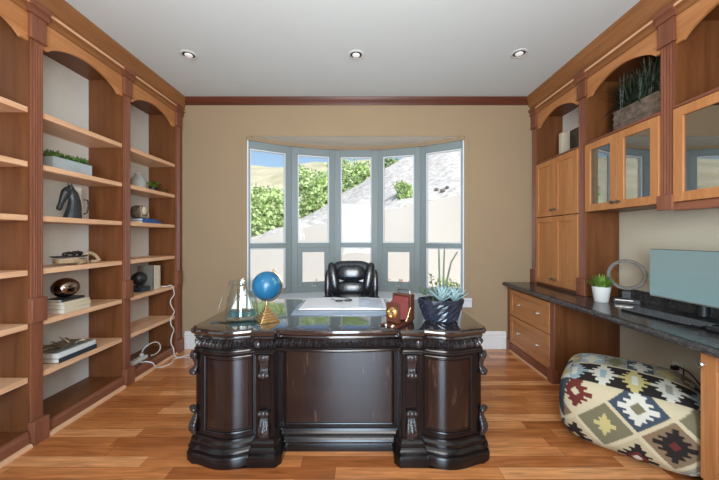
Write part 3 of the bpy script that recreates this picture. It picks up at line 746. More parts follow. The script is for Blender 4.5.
m = MB(xr); m.box(-.06, .012, 1.29, 1.974, 1.522, 1.576); m.build('light_rail', 'cherryY', gc2, bevel=.004)
# base units
FB = 1.785
xb = side(-1, FB)
db = thing('drawer_cabinet', 'honey cherry base cabinet with two wide drawers under the far worktop', 'cabinet', (FB, 3.2, 0))
m = MB(xb); m.box(-(XR - FB) + .002, -.001, 2.760, 3.63, 0.0, .764); m.build('carcass', 'innerZ', db)
m = MB(xb); m.box(-.001, .012, 2.752, 2.815, 0.10, .764); m.box(-.001, .014, 3.565, 3.63, .10, .764); m.build('corner_stile', 'cherryZ', db, bevel=.003)
m = MB(xb); m.box(-.02, .036, 2.748, 2.82, 0, .13); m.build('plinth_block', 'cherryZ', db, bevel=.004)
m = MB(xb); m.box(-.02, .036, 3.56, 3.63, 0, .13); m.build('plinth_block', 'cherryZ', db, bevel=.004)
m = MB(xb); m.box(-.001, .016, 2.822, 3.558, 0, .095); kb = m.build('plinth_board', 'cherryY', db, bevel=.003)
m = MB(xb); m.box(.016, .034, 2.822, 3.558, 0, .018); m.build('shoe_moulding', 'edge', kb, bevel=.004)
def drawer(z0, z1):
    m = MB(xb); u0, u1, fr = 2.818, 3.562, .055
    m.box(0, .018, u0, u0 + fr, z0, z1); m.box(0, .018, u1 - fr, u1, z0, z1); m.box(0, .018, u0 + fr, u1 - fr, z0, z0 + fr); m.box(0, .018, u0 + fr, u1 - fr, z1 - fr, z1)
    o = m.build('drawer', 'honeyY', db, bevel=.0025)
    m = MB(xb); m.box(.0, .008, u0 + fr, u1 - fr, z0 + fr, z1 - fr); m.build('drawer_panel', 'honeyY', o)
    for u in (3.0, 3.36):
        k = knob(xb, .008, u, (z0 + z1) / 2, o, 'nickel', .019)
drawer(.435, .735); drawer(.105, .425)
nb = thing('base_cabinet', 'honey cherry base cabinet with a chrome knob at the near end of the worktop', 'cabinet', (FB, 1.1, 0))
m = MB(xb); m.box(-(XR - FB) + .002, -.001, 0.62, 1.565, 0.0, .764); m.build('carcass', 'honeyZ', nb)
door(xb, 1.09, 1.562, .10, .755, nb, fr=.072); o = door(xb, 0.625, 1.09, .10, .755, nb, fr=.072)
knob(xb, .020, 1.545, .695, nb, 'nickel', .017)
# worktop
FW = 1.715
wt_ = MB(); wt_.box(FW + .006, XR - .001, 0.60, YB - .001, .765, .805)
pr = [(.008 - .0205 * math.sin(PI * k / 10), .785 - .020 * math.cos(PI * k / 10)) for k in range(11)] + [(.02, .805), (.02, .765)]
wto = wt_.build('granite_worktop', 'granite', loc=(2.05, 2.1, .765))
tag(wto, 'long dark granite worktop with a rounded front edge along the right wall', 'worktop')
m = MB(); m.loft([[(FW + .006 + d, 0.60, z) for d, z in pr], [(FW + .006 + d, YB - .001, z) for d, z in pr]]); m.build('front_edge', 'granite', wto)
m = MB(); m.box(XR - .022, XR - .001, 0.60, 2.756, .805, .895); m.build('backsplash', 'granite', wto, bevel=.003)

# ---------------------------------------------------------------- recessed ceiling lights
for (x, y, lab) in ((-1.585, 2.76, 'recessed ceiling light over the left bookcase side'), (-0.045, 2.76, 'recessed ceiling light above the middle of the desk'), (1.445, 2.74, 'recessed ceiling light over the right cabinet side')):
    root = thing('recessed_light', lab, 'ceiling light', (x, y, ZC), 0, 'recessed ceiling lights')
    m = MB(); m.lathe([(.052, -.0005), (.075, -.0005), (.074, -.005), (.066, -.009), (.056, -.008), (.052, -.004)], (x, y, ZC), 32); m.build('trim_ring', 'lamptrim', root)
    m = MB(); m.lathe([(.0, -.002), (.052, -.002), (.052, -.004), (.0, -.004)], (x, y, ZC), 32); m.build('reflector', 'lampwell', root)
    m = MB(); m.lathe([(.001, -.004), (.036, -.004), (.034, -.010), (.02, -.015), (.001, -.016)], (x, y, ZC), 24); m.build('lamp', 'bulb', root)

# ---------------------------------------------------------------- executive desk
DX, DY0 = -0.138, 1.80            # desk centre line, front reference
desk = thing('executive_desk', 'large carved espresso wood executive desk in the middle of the room', 'desk', (DX, DY0 + .45, 0))
def dxf(x, y, z): return (DX + x * 1.045, DY0 + y * (0.97 if y > .2 else 1), z * .992)
def ped_front(sg):
    """plan of a pedestal front, from the outer side to the kneehole side (x mirrored by sg)"""
    p = [(-.845, .075), (-.838, .045), (-.815, .028), (-.797, .026)]
    for i in range(1, 16):
        t = i / 16; p.append((-.797 + .322 * t, .026 - .046 * math.sin(PI * t) ** 1.25))
    p += [(-.475, .026), (-.470, -.004), (-.372, -.004), (-.366, .004)]
    return [(x * sg, y) for x, y in p]
def plan_ped(sg):
    p = ped_front(sg)
    return [(-.845 * sg, .86)] + p + [(-.366 * sg, .86)]
def plan_top():
    l = ped_front(1); r = [(-x, y) for x, y in l[::-1]]
    mid = [(-.36 + .72 * i / 20, .030 - .030 * math.sin(PI * i / 20)) for i in range(21)]
    return [(-.845, .875)] + l + mid + r + [(.845, .875)]
def offset(poly, d):
    n = len(poly); ar = sum(poly[i][0] * poly[(i + 1) % n][1] - poly[(i + 1) % n][0] * poly[i][1] for i in range(n)); sg = 1 if ar > 0 else -1
    out = []
    for i in range(n):
        a, b, c = Vector(poly[i - 1]), Vector(poly[i]), Vector(poly[(i + 1) % n])
        e1 = (b - a).normalized(); e2 = (c - b).normalized()
        n1 = Vector((e1.y, -e1.x)) * sg; n2 = Vector((e2.y, -e2.x)) * sg
        q = (n1 + n2); L = q.length
        q = q / L if L > 1e-6 else n1
        k = min(1.6, 1 / max(.35, q.dot(n1)))
        p = b + q * d * k; out.append((p.x, p.y))
    return out
def profiled(plan, prof, xf):
    m = MB(xf); rings = []
    for o, z in prof:
        rings.append([(x, y, z) for x, y in offset(plan, o)])
    m.loft(rings); return m
tp = plan_top()
profiled(tp, [(-.02, .742), (.004, .744), (.010, .752), (.006, .760), (.016, .766), (.024, .775), (.028, .787), (.025, .797), (.016, .804), (.0, .806)], dxf).build('desk_top', 'espX', desk, smooth=30)
fz = profiled(tp, [(-.012, .668), (-.012, .745)], dxf).build('frieze', 'esp', desk, smooth=30)
# beads and carved leaves along the front of the frieze
fpath = tp[1:-1]
P = [Vector((x, y)) for x, y in fpath]
fo = offset(tp, -.010)[1:-1]
cm = MB(dxf); cm.tube([(x, y, .672) for x, y in offset(tp, .0)[1:-1]], .011, 8); cm.tube([(x, y, .684) for x, y in offset(tp, -.004)[1:-1]], .005, 6)
cm.tube([(x, y, .740) for x, y in offset(tp, -.002)[1:-1]], .006, 6); cm.build('frieze_moulding', 'esp', desk)
lens = [0]
Q = [Vector(q) for q in fo]
for i in range(1, len(Q)): lens.append(lens[-1] + (Q[i] - Q[i - 1]).length)
cv = MB(dxf); step = .047; n = int(lens[-1] / step)
for k in range(n + 1):
    s_ = k * lens[-1] / n; i = max(j for j in range(len(lens)) if lens[j] <= s_ + 1e-9); i = min(i, len(Q) - 2)
    t = (s_ - lens[i]) / max(1e-6, lens[i + 1] - lens[i]); p = Q[i].lerp(Q[i + 1], t); e = (Q[i + 1] - Q[i]).normalized(); nr = Vector((e.y, -e.x))
    def w3(a, b, z): return (p.x + e.x * a + nr.x * b, p.y + e.y * a + nr.y * b, z)
    # acanthus drop: centre lobe, two side lobes, pip on top
    for (a0, z0, ra, rz, rb) in ((0, .709, .0095, .024, .027), (-.014, .703, .0070, .019, .019), (.014, .703, .0070, .019, .019), (0, .734, .007, .007, .022), (-.0235, .714, .0035, .022, .015)):
        rings = []
        for j in range(7):
            th = PI * j / 6; q = max(.05, math.sin(th)); rings.append([w3(a0 + ra * q * math.cos(2 * PI * u / 8), rb * q * math.sin(2 * PI * u / 8), z0 - rz * math.cos(th)) for u in range(8)])
        cv.loft(rings)
cv.build('carved_leaf_band', 'carve', fz, smooth=60)

def scroll(m, base, fwd, z_top, z_bot, flip=False, wd=.052, depth=.030):
    """acanthus scroll bracket: side by side S-curved strands, curled at both ends"""
    f = Vector((fwd[0], fwd[1], 0)).normalized(); sdv = Vector((-f.y, f.x, 0)); b = Vector((base[0], base[1], 0))
    Hh = z_top - z_bot
    for k in range(5):
        a = (k - 2) / 2; o = sdv * a * wd * .40; sc = 1 - .22 * abs(a)
        pts = []; rr = []
        for i in range(29):
            t = i / 28
            if not flip: dd = depth * (.30 + .45 * math.exp(-((t - .14) / .20) ** 2) + .50 * math.exp(-((t - .88) / .11) ** 2)); r_ = .0095 + .0055 * math.exp(-((t - .12) / .16) ** 2) + .0075 * math.exp(-((t - .90) / .09) ** 2) - .003 * math.exp(-((t - .62) / .12) ** 2)
            else: dd = depth * (.25 + .50 * math.exp(-((t - .09) / .09) ** 2) + .75 * math.exp(-((t - .74) / .28) ** 2)); r_ = .0095 + .007 * math.exp(-((t - .07) / .07) ** 2) + .006 * math.exp(-((t - .72) / .22) ** 2) - .003 * math.exp(-((t - .28) / .10) ** 2)
            if t > .97 or t < .02: r_ *= .6
            r_ *= 1 + .10 * math.sin(i * 1.9 + k)
            p = b + o * (1 - .30 * (t if not flip else 1 - t)) + f * dd * sc; pts.append((p.x, p.y, z_top - Hh * t)); rr.append(r_ * (1.12 if k == 2 else .95))
        m.tube(pts, rr, 8)
    z = (z_bot + .014) if not flip else (z_top - .014)
    c = b + f * depth * .78
    for q in (-1, 1): m.ball((c.x + sdv.x * q * wd * .40, c.y + sdv.y * q * wd * .40, z), .0145, 10, 7)

for sg in (1, -1):
    pl = plan_ped(sg)
    ped = profiled(pl, [(0, .0), (0, .670)], dxf).build('pedestal', 'esp', desk, smooth=30)
    bm_ = profiled(pl, [(.044, .0), (.046, .048), (.040, .060), (.030, .066), (.036, .074), (.040, .084), (.034, .094), (.022, .104), (.026, .112), (.024, .128), (.012, .140), (.010, .150), (.0, .152)], dxf)
    bm_.build('base_moulding', 'esp', ped, smooth=30)
    profiled(pl, [(.0, .645), (.008, .650), (.012, .660), (.006, .670)], dxf).build('top_moulding', 'esp', ped, smooth=30)
    # bowed veneer panel with a bead frame
    pts = [(-.797 + .322 * (i / 24), .026 - .046 * math.sin(PI * i / 24) ** 1.25) for i in range(25)][2:-2]
    pts = [(x * sg, y - .0035) for x, y in pts]
    m = MB(dxf); rows = [[m.v((x, y, z)) for x, y in pts] for z in (.188, .640)]
    back = [[m.v((x, y + .006, z)) for x, y in pts] for z in (.188, .640)]
    for i in range(len(pts) - 1):
        m.face([rows[0][i], rows[0][i + 1], rows[1][i + 1], rows[1][i]]); m.face([back[0][i], back[1][i], back[1][i + 1], back[0][i + 1]])
    pn = m.build('veneer_panel', 'veneer', ped)
    m = MB(dxf)
    for (za, r_) in ((.188, .008), (.640, .008)): m.tube([(x, y - .001, za) for x, y in pts], r_, 8)
    for (x, y) in (pts[0], pts[-1]): m.tube([(x, y - .001, .185), (x, y - .001, .643)], .008, 8)
    ins = [(x, y) for x, y in pts[1:-1]]
    for za in (.206, .622): m.tube([(x, y - .001, za) for x, y in ins], .003, 6)
    for (x, y) in (ins[0], ins[-1]): m.tube([(x, y - .001, .206), (x, y - .001, .622)], .003, 6)
    m.build('panel_bead', 'esp', pn)
    # carved scrolls: outer corner and inner pilaster, upper and lower
    for nm, base, fwd in (('corner', (-.832 * sg, .045), (-.75 * sg, -.66)), ('pil', (-.421 * sg, -.002), (0, -1))):
        m = MB(dxf); scroll(m, base, fwd, .655, .520); m.build('upper_scroll', 'carve', ped, smooth=60)
        m = MB(dxf); scroll(m, base, fwd, .320, .155, True); m.build('lower_scroll', 'carve', ped, smooth=60)
    m = MB(dxf)
    for x in (-.455, -.387): m.tube([(x * sg, -.004, .33), (x * sg, -.004, .645)], .005, 6)
    m.build('pilaster_bead', 'esp', ped)
# kneehole front panel
m = MB(dxf); m.box(-.366, .366, .105, .13, 0.0, .668); kp = m.build('modesty_panel', 'esp', desk)
m = MB(dxf); m.box(-.325, .325, .101, .106, .170, .640); m.build('veneer_panel', 'veneer', kp)
m = MB(dxf)
for za in (.170, .640): m.tube([(-.325, .102, za), (.325, .102, za)], .008, 8)
for x in (-.325, .325): m.tube([(x, .102, .165), (x, .102, .645)], .008, 8)
m.build('panel_bead', 'esp', kp)
pr = [(.105, 0), (.088, 0), (.086, .04), (.090, .052), (.080, .058), (.074, .070), (.080, .084), (.090, .094), (.082, .104), (.082, .116), (.092, .128), (.097, .140), (.105, .142)]
m = MB(dxf); m.loft([[(-.366, y, z) for y, z in pr], [(.366, y, z) for y, z in pr]]); m.build('base_moulding', 'esp', kp)

TOP = .7998
# ---------------------------------------------------------------- desk chair
chx, chy = -0.105, 3.02
ch = thing('office_chair', 'black tufted leather executive chair behind the desk', 'chair', (chx, chy, 0))
def cxf(x, y, z): return (chx + x, chy + y, z)
m = MB(cxf)
for k in range(5):
    a = R(90 + 72 * k); m.tube([(0, 0, .11), (.15 * math.cos(a), .15 * math.sin(a), .10), (.26 * math.cos(a), .26 * math.sin(a), .075)], [.03, .026, .018], 8)
m.build('star_base', 'black', ch)
for k in range(5):
    a = R(90 + 72 * k); x, y = .265 * math.cos(a), .265 * math.sin(a)
    m = MB(cxf); m.cyl((x - .012, y, .03), (x + .012, y, .03), .03, .03, 14); m.cyl((x, y, .03), (x, y, .08), .008, .008, 8); m.build('caster', 'black', ch)
m = MB(cxf); m.cyl((0, 0, .10), (0, 0, .42), .028, .022, 16); m.build('gas_lift', 'nickel', ch)
m = MB(cxf); m.superbox((0, -.02, .465), (.27, .26, .065), 4, 10); m.build('seat', 'leather', ch, weld=True, smooth=60)
tilt = Matrix.Rotation(R(-9), 3, 'X')
m = MB(cxf)
def bulge(x, y, z): 
    return (x, y, z)
m.superbox((0, .255, .79), (.245, .06, .30), 4.2, 16, tilt)
back = m.build('backrest', 'leather', ch, weld=True, smooth=60)
m = MB(cxf); m.superbox((0, .190, .965), (.150, .065, .085), 3.2, 12, tilt); m.build('head_cushion', 'leather', back, weld=True, smooth=60)
m = MB(cxf); m.superbox((0, .190, .80), (.165, .045, .085), 2.6, 12, tilt); m.build('upper_cushion', 'leather', back, weld=True, smooth=60)
m = MB(cxf); m.superbox((0, .165, .66), (.16, .05, .10), 3.0, 12, tilt); m.build('lumbar_cushion', 'leather', back, weld=True, smooth=60)
for sx in (-1, 1):
    m = MB(cxf); m.superbox((sx * .188, .20, .90), (.055, .06, .18), 2.6, 12, tilt @ Matrix.Rotation(R(sx * 10), 3, 'Y')); m.build('side_bolster', 'leather', back, weld=True, smooth=60)
    m = MB(cxf); m.superbox((sx * .265, .05, .70), (.038, .21, .032), 3, 10); arm = m.build('armrest', 'leather', ch, weld=True, smooth=60)
    m = MB(cxf); m.tube([(sx * .265, -.13, .69), (sx * .30, -.12, .55), (sx * .26, -.05, .44)], .016, 8); m.tube([(sx * .265, .18, .69), (sx * .295, .16, .55), (sx * .26, .08, .44)], .016, 8); m.build('arm_support', 'black', arm)
    m = MB(cxf); m.superbox((sx * .262, .275, .83), (.034, .035, .16), 2.6, 10, tilt); m.build('back_wing', 'leather', back, weld=True, smooth=60)

# ---------------------------------------------------------------- things on the desk
# pad, book, eyeglasses
tag(MB().superbox((0, 0, .003), (.375, .255, .003), 30, 6).build('desk_pad', 'pad', loc=(-.125, 2.355, TOP), world=False, weld=True), 'blue grey desk pad lying under the open book', 'desk pad')
ob = thing('open_book', 'large open white book lying on the desk pad', 'book', (-.135, 2.42, TOP + .006))
m = MB(); m.box(-.335, .335, -.205, .195, 0, .004); local(ob, m, 'cover', 'blackbook')
for sg in (-1, 1):
    m = MB(); ring = []
    pts = [(0, .004)] + [(sg * .33 * i / 14, .006 + .016 * math.sin(PI * min(1, (i / 14) * .9 + .08)) ** .7 * (1 - .35 * i / 14)) for i in range(15)] + [(sg * .33, .004)]
    m.loft([[(x, -.20, z) for x, z in pts], [(x, .19, z) for x, z in pts]])
    pg = local(ob, m, 'page_block', 'whitepaper')
    if sg > 0:
        m = MB(); pts = [(sg * .33 * i / 14, .0068 + .016 * math.sin(PI * min(1, (i / 14) * .9 + .08)) ** .7 * (1 - .35 * i / 14)) for i in range(5, 14)]
        rows = [[m.v((x, y, z)) for x, z in pts] for y in (-.16, .16)]
        for i in range(len(pts) - 1): m.face([rows[0][i], rows[0][i + 1], rows[1][i + 1], rows[1][i]])
        pho = m.build('printed_picture', 'photo', pg, world=False); pho.location = (0, 0, 0.0006)
eg = thing('eyeglasses', 'dark framed eyeglasses lying folded open on the open book', 'eyeglasses', (-.14, 2.42, TOP + .034), R(10))
m = MB()
for sx in (-1, 1):
    m.tube([(sx * .036 + .03 * math.cos(2 * PI * k / 20), 0.023 * math.sin(2 * PI * k / 20), .004) for k in range(20)], .0036, 6, closed=True)
m.tube([(-.008, .006, .005), (0, .010, .006), (.008, .006, .005)], .003, 6)
local(eg, m, 'rim', 'black')
for sx in (-1, 1):
    m = MB(); m.tube([(sx * .066, .004, .004), (sx * .068, .03, .003), (sx * .06 - .03, .12, .001), (sx * .055 - .035, .14, -.002)], .0026, 6); local(eg, m, 'temple', 'black')
    m = MB(); m.lathe([(.0005, .003), (.029, .003), (.029, .004), (.0005, .0045)], (sx * .036, 0, 0), 20, 1, .77); local(eg, m, 'lens', 'jarglass')

# glass jar with a model sailing ship
jx, jy = -.80, 2.02
jar = thing('glass_jar', 'clear glass jar holding a model sailing ship on the left of the desk', 'jar', (jx, jy, TOP))
m = MB(); m.lathe([(.002, 0.003), (.098, 0), (.106, .012), (.106, .04), (.098, .10), (.084, .17), (.073, .215), (.071, .228), (.080, .236), (.083, .25), (.080, .262), (.074, .262), (.073, .25), (.066, .232), (.067, .215), (.078, .17), (.092, .10), (.100, .04), (.099, .016), (.092, .008), (.002, .008)], (0, 0, 0), 40)
local(jar, m, 'glass_body', 'jarglass', smooth=50)
m = MB(); m.tube([(.0835 * math.cos(2 * PI * k / 32), .0835 * math.sin(2 * PI * k / 32), .246) for k in range(32)], .0028, 6, closed=True); local(jar, m, 'rim_band', 'jarglass')
ship = thing('model_ship', 'tiny model sailing ship with white sails inside the glass jar', 'model ship', (jx, jy, TOP + .0085), R(8))
ship.scale = (1.1, 1.1, 1.1)
m = MB(); rings = []
for i in range(13):
    t = i / 12 * 2 - 1; wv = .026 * (1 - t ** 4 * .95) + .001; x = t * .078; zt = .034 + .012 * t * t
    rings.append([(x, -wv, zt), (x, -wv * .7, .012), (x, 0, .002 + .008 * t * t), (x, wv * .7, .012), (x, wv, zt)])
m.loft(rings); local(ship, m, 'hull', 'hull')
m = MB()
for (a, b, r_) in (((-.028, 0, .03), (-.028, 0, .175), .0028), ((.026, 0, .03), (.026, 0, .19), .0028), ((.075, 0, .045), (.050, 0, .05), .002), ((-.066, .0, .06), (-.0, 0, .175), .0022), ((.058, 0, .05), (.026, 0, .185), .0015)): m.cyl(a, b, r_, r_, 6)
local(ship, m, 'mast', 'mast')
def sail(pts, y=0.004):
    m = MB(); c = Vector((sum(p[0] for p in pts) / len(pts), 0, sum(p[1] for p in pts) / len(pts)))
    f = [m.v((p[0], y, p[1])) for p in pts]; b = [m.v((p[0], y + .0012, p[1])) for p in pts]; cf = m.v((c.x, y - .008, c.z)); cb = m.v((c.x, y - .0068, c.z)); n = len(pts)
    for i in range(n):
        j = (i + 1) % n; m.face([f[i], f[j], cf]); m.face([b[j], b[i], cb]); m.face([f[i], b[i], b[j], f[j]])
    local(ship, m, 'sail', 'sail', smooth=60)
sail([(-.066, .052), (-.03, .052), (-.031, .155)]); sail([(-.020, .052), (.024, .056), (.022, .13), (-.012, .13)], .006); sail([(-.010, .135), (.022, .135), (.024, .182)], .008); sail([(.030, .05), (.064, .052), (.030, .165)])
# wire bail handle with a loose end on the desk
m = MB(); m.tube([(-.082, -.02, .235), (-.095, -.06, .19), (-.107, -.09, .12), (-.112, -.10, .085)], .0022, 6); m.build('wire_bail', 'pewter', jar, world=False)
tag(MB().tube([(-.075, -.02, .004), (-.03, .0, .004), (.02, -.01, .004), (.05, .012, .004), (.07, .004, .004)], .0035, 6).build('pen', 'black', loc=(-.885, 1.93, TOP), world=False), 'thin black pen lying on the desk beside the glass jar', 'pen')

# globe
gx, gy = -.615, 1.96
gl_ = thing('desk_globe', 'small blue desk globe on a stepped brass pyramid base', 'globe', (gx, gy, TOP), R(38))
m = MB()
for k in range(6):
    h_ = .062 - k * .0095; m.box(-h_, h_, -h_, h_, k * .0155, k * .0155 + .0150)
m.box(-.006, .006, -.006, .006, .09, .125)
local(gl_, m, 'pyramid_base', 'brass', bevel=.002)
m = MB(); gc = Vector((0, 0, .232)); rr = .1005
tl = R(23)
dirx = Vector((math.cos(-R(38)), math.sin(-R(38)), 0))        # picture-plane right in local space
def onarc(a, r_): return tuple(gc + dirx * (r_ * math.cos(a)) + Vector((0, 0, r_ * math.sin(a))))
m.tube([onarc(R(67) - R(180) * i / 28, rr) for i in range(29)], .0042, 8); m.ball(onarc(R(67), rr + .004), .008, 10, 7); m.ball(onarc(R(247), rr + .002), .007, 10, 7)
m.cyl((0, 0, .118), (0, 0, .137), .006, .005, 10); m.ball((0, 0, .124), .010, 10, 7)
m.tube([onarc(R(67), rr + .004), onarc(R(68), rr + .02)], .003, 6)
local(gl_, m, 'meridian_arm', 'brass')
m = MB(); m.ball((0, 0, 0), .0935, 40, 24); gb = local(gl_, m, 'sphere', 'globe', smooth=80); gb.location = gc

# folding antique camera
vc = thing('antique_camera', 'antique wooden bellows camera with red leather bellows and brass lens', 'camera', (.245, 1.93, TOP), R(52))
# local: lens looks along -x
m = MB(); m.box(.035, .085, -.066, .066, .012, .178); m.box(.028, .036, -.068, -.056, .012, .18); m.box(.028, .036, .056, .068, .012, .18); m.box(.028, .036, -.056, .056, .168, .18); m.box(.028, .036, -.056, .056, .012, .024)
local(vc, m, 'rear_box', 'camwood', bevel=.003)
m = MB(); m.box(-.125, .085, -.058, .058, 0, .012); bed = local(vc, m, 'folding_bed', 'camwood', bevel=.003)
m = MB()
for q in (-1, 1): m.box(-.118, .03, q * .03 - .004, q * .03 + .004, .012, .018)
m.build('focus_rail', 'brass', bed, world=False)
m = MB()
for q in (-1, 1): m.ball((-.118, q * .022, .006), .012, 12, 8)
m.build('focus_knob', 'nickel', bed, world=False)
m = MB(); rings = []
n = 15
for i in range(n + 1):
    t = i / n; x = -.064 + .096 * t; hw = .036 + .018 * t - (.004 if i % 2 else 0); zc = .082 + .012 * t; hh = .046 + .026 * t - (.004 if i % 2 else 0)
    rings.append([(x, -hw, zc - hh), (x, hw, zc - hh), (x, hw, zc + hh), (x, -hw, zc + hh)])
m.loft(rings); local(vc, m, 'bellows', 'red', smooth=0)
m = MB(); m.box(-.078, -.064, -.048, .048, .018, .138); fb = local(vc, m, 'front_standard', 'camwood', bevel=.003)
m = MB(); ring = lambda x, r_: [(x, r_ * math.cos(2 * PI * k / 20), .080 + r_ * math.sin(2 * PI * k / 20)) for k in range(20)]
m.loft([ring(-.078, .034), ring(-.084, .034), ring(-.085, .026), ring(-.100, .026), ring(-.102, .022), ring(-.092, .018), ring(-.090, .002)]); m.build('lens', 'brass', fb, world=False, smooth=40)
m = MB(); m.tube([(.06, -.045, .178), (.06, -.045, .198), (.06, -.03, .205), (.06, .03, .205), (.06, .045, .198), (.06, .045, .178)], .004, 6); local(vc, m, 'carry_handle', 'pewter')
m = MB()
for q in (-1, 1): m.tube([(.03, q * .066, .10), (-.02, q * .062, .02)], .004, 6); m.ball((.0, q * .066, .05), .010, 8, 6)
local(vc, m, 'brass_strut', 'brass')

# planter bowl
bx, by = .525, 1.975
bo = thing('planter_bowl', 'navy hammered ceramic bowl planted with succulents on the right of the desk', 'planter', (bx, by, TOP))
m = MB(); seg = 30; rings = []
for j, (r_, z, hm) in enumerate(((.40, .0, 0), (.66, .0, 0), (.70, .010, 1), (.755, .030, 1), (.81, .052, 1), (.86, .074, 1), (.91, .096, 1), (.96, .118, 1), (1.0, .134, 0), (1.0, .144, 0), (.96, .146, 0), (.93, .140, 0), (.82, .10, 0), (.3, .09, 0))):
    hk = lambda k: hm * (.0032 if (k + j) % 2 else -.0012)
    rings.append([((.152 * r_ + hk(k)) * math.cos(2 * PI * (k + .5 * (j % 2) * hm) / seg), (.088 * r_ + hk(k)) * math.sin(2 * PI * (k + .5 * (j % 2) * hm) / seg), z) for k in range(seg)])
m.loft(rings); local(bo, m, 'bowl', 'bluebowl', smooth=0)
m = MB(); m.lathe([(.001, .128), (.135, .126), (.135, .10), (.001, .10)], (0, 0, 0), 28, 1, .56); local(bo, m, 'soil', 'soil')
m = MB()
for (cx, cy, n, ln, z0, wd) in ((-.005, -.03, 15, .105, .13, .034), (.085, -.02, 16, .098, .13, .034), (.03, .03, 10, .09, .135, .03)):
    for k in range(n):
        a = 2.4 * k; el = R(22 + 55 * k / n); L = ln * (1.05 - .25 * k / n)
        m.leafblade((cx, cy, z0), (cx + L * math.cos(el) * math.cos(a), cy + L * math.cos(el) * math.sin(a) * .85, z0 + L * math.sin(el) + .01), wd, -.012, 5, .5)
ag = local(bo, m, 'agave', 'agave', smooth=60); md = ag.modifiers.new('solid', 'SOLIDIFY'); md.thickness = .003
m = MB()
for pts in ([(-.0, .02, .13), (-.004, .02, .30), (-.008, .02, .492)], [(.022, .02, .13), (.024, .02, .30), (.03, .02, .485)], [(.036, .025, .13), (.05, .025, .27), (.075, .025, .38), (.12, .025, .455)]):
    P2 = []
    for i in range(13):
        t = i / 12; q = t * (len(pts) - 1); j = min(int(q), len(pts) - 2); P2.append(tuple(Vector(pts[j]).lerp(Vector(pts[j + 1]), q - j)))
    m.tube(P2, [.0075 * (1 - .35 * i / 12) for i in range(12)] + [.002], 8)
local(bo, m, 'reed_stem', 'stem', smooth=60)
m = MB()
for (bp_, tp_, nl) in (((-.05, 0, .13), (-.065, .01, .30), 13), ((-.07, .01, .13), (-.135, .0, .215), 7), ((-.03, .02, .13), (-.02, .02, .25), 9), ((.10, .03, .13), (.125, .03, .20), 8)):
    a0 = Vector(bp_); b0 = Vector(tp_); m.tube([tuple(a0), tuple(a0.lerp(b0, .5) + Vector((.006, 0, 0))), tuple(b0)], .0022, 5)
    for k in range(nl):
        t = .3 + .7 * k / (nl - 1); p = a0.lerp(b0, t); an = k * 2.4; L = random.uniform(.022, .040)
        m.leafblade(tuple(p), (p.x + L * math.cos(an), p.y + L * math.sin(an), p.z + L * .45), .017, 0, 3)
    local(bo, m, 'leafy_sprig', 'leaf', smooth=60); m = MB()
for (a, L) in ((2.9, .12), (3.4, .10)):
    m.leafblade((-.085, 0, .13), (-.085 + L * math.cos(a) * .6, .01, .13 + L * .75), .026, 0, 4)
local(bo, m, 'grass_blade', 'leaf', smooth=60)

# ---------------------------------------------------------------- middle bay shelf things
# zinc trough with succulents
tr = thing('trough_planter', 'blue grey zinc trough of green succulents on the upper middle shelf', 'planter', (-2.305, 2.35, SHELF[4]))
m = MB(); x, y, zz, t = .055, .16, .10, .004
m.box(x - t, x, -y, y, 0, zz); m.box(-x, -x + t, -y, y, 0, zz); m.box(-x + t, x - t, -y, -y + t, 0, zz); m.box(-x + t, x - t, y - t, y, 0, zz); m.box(-x + t, x - t, -y + t, y - t, 0, .006)
m.box(x - t - .001, x + .002, -y, y, zz, zz + .003)
local(tr, m, 'trough', 'zinc')
m = MB(); m.box(-x + t, x - t, -y + t, y - t, .006, .085); local(tr, m, 'soil', 'soil')
m = MB()
for k in range(16):
    cy = -.145 + .29 * (k + .5) / 16; cx = random.uniform(-.03, .03)
    for q in range(9):
        a = q * 2.4 + k; el = R(20 + 60 * q / 9); L = random.uniform(.045, .075)
        m.leafblade((cx, cy, .088), (cx + L * math.cos(el) * math.cos(a) * .8, cy + L * math.cos(el) * math.sin(a), .088 + L * math.sin(el) + .010), .026, -.004, 3, .4)
local(tr, m, 'succulents', 'leaf', smooth=60)

# horse head bust
hs = MB()
def ell(m, c, ax, ra, rb, n=14):
    """ellipse ring at c, perpendicular to ax, ra sideways (local y), rb in the plane"""
    ax = Vector(ax).normalized(); s_ = Vector((0, 1, 0)); u = ax.cross(s_).normalized()
    return [tuple(Vector(c) + s_ * ra * math.cos(2 * PI * k / n) + u * rb * math.sin(2 * PI * k / n)) for k in range(n)]
# local x: muzzle towards -x ; neck, head, ears, eyes, crest
hs.loft([ell(hs, c, a, ra, rb) for c, a, ra, rb in (((.030, 0, .0), (0, 0, 1), .060, .074), ((.034, 0, .03), (0, 0, 1), .056, .070), ((.042, 0, .09), (-.02, 0, 1), .046, .056), ((.044, 0, .15), (-.1, 0, 1), .037, .046), ((.032, 0, .20), (-.45, 0, 1), .031, .040), ((.010, 0, .232), (-.8, 0, .6), .027, .032), ((-.006, 0, .242), (-1, 0, .2), .018, .022))])
hs.loft([ell(hs, c, (-.42, 0, -1), ra, rb) for c, ra, rb in (((.006, 0, .252), .014, .016), ((-.004, 0, .236), .028, .030), ((-.020, 0, .205), .034, .040), ((-.040, 0, .165), .026, .030), ((-.058, 0, .120), .019, .021), ((-.072, 0, .085), .020, .022), ((-.080, 0, .064), .015, .017))])
for q in (-1, 1):
    hs.loft([ell(hs, c, (0, 0, 1), ra, rb) for c, ra, rb in (((.010, q * .018, .235), .012, .012), ((.012, q * .022, .258), .010, .009), ((.008, q * .024, .288), .002, .002))])
    hs.ball((-.022, q * .032, .208), (.012, .008, .009), 10, 7)
    hs.ball((-.076, q * .014, .082), (.008, .008, .007), 8, 6)
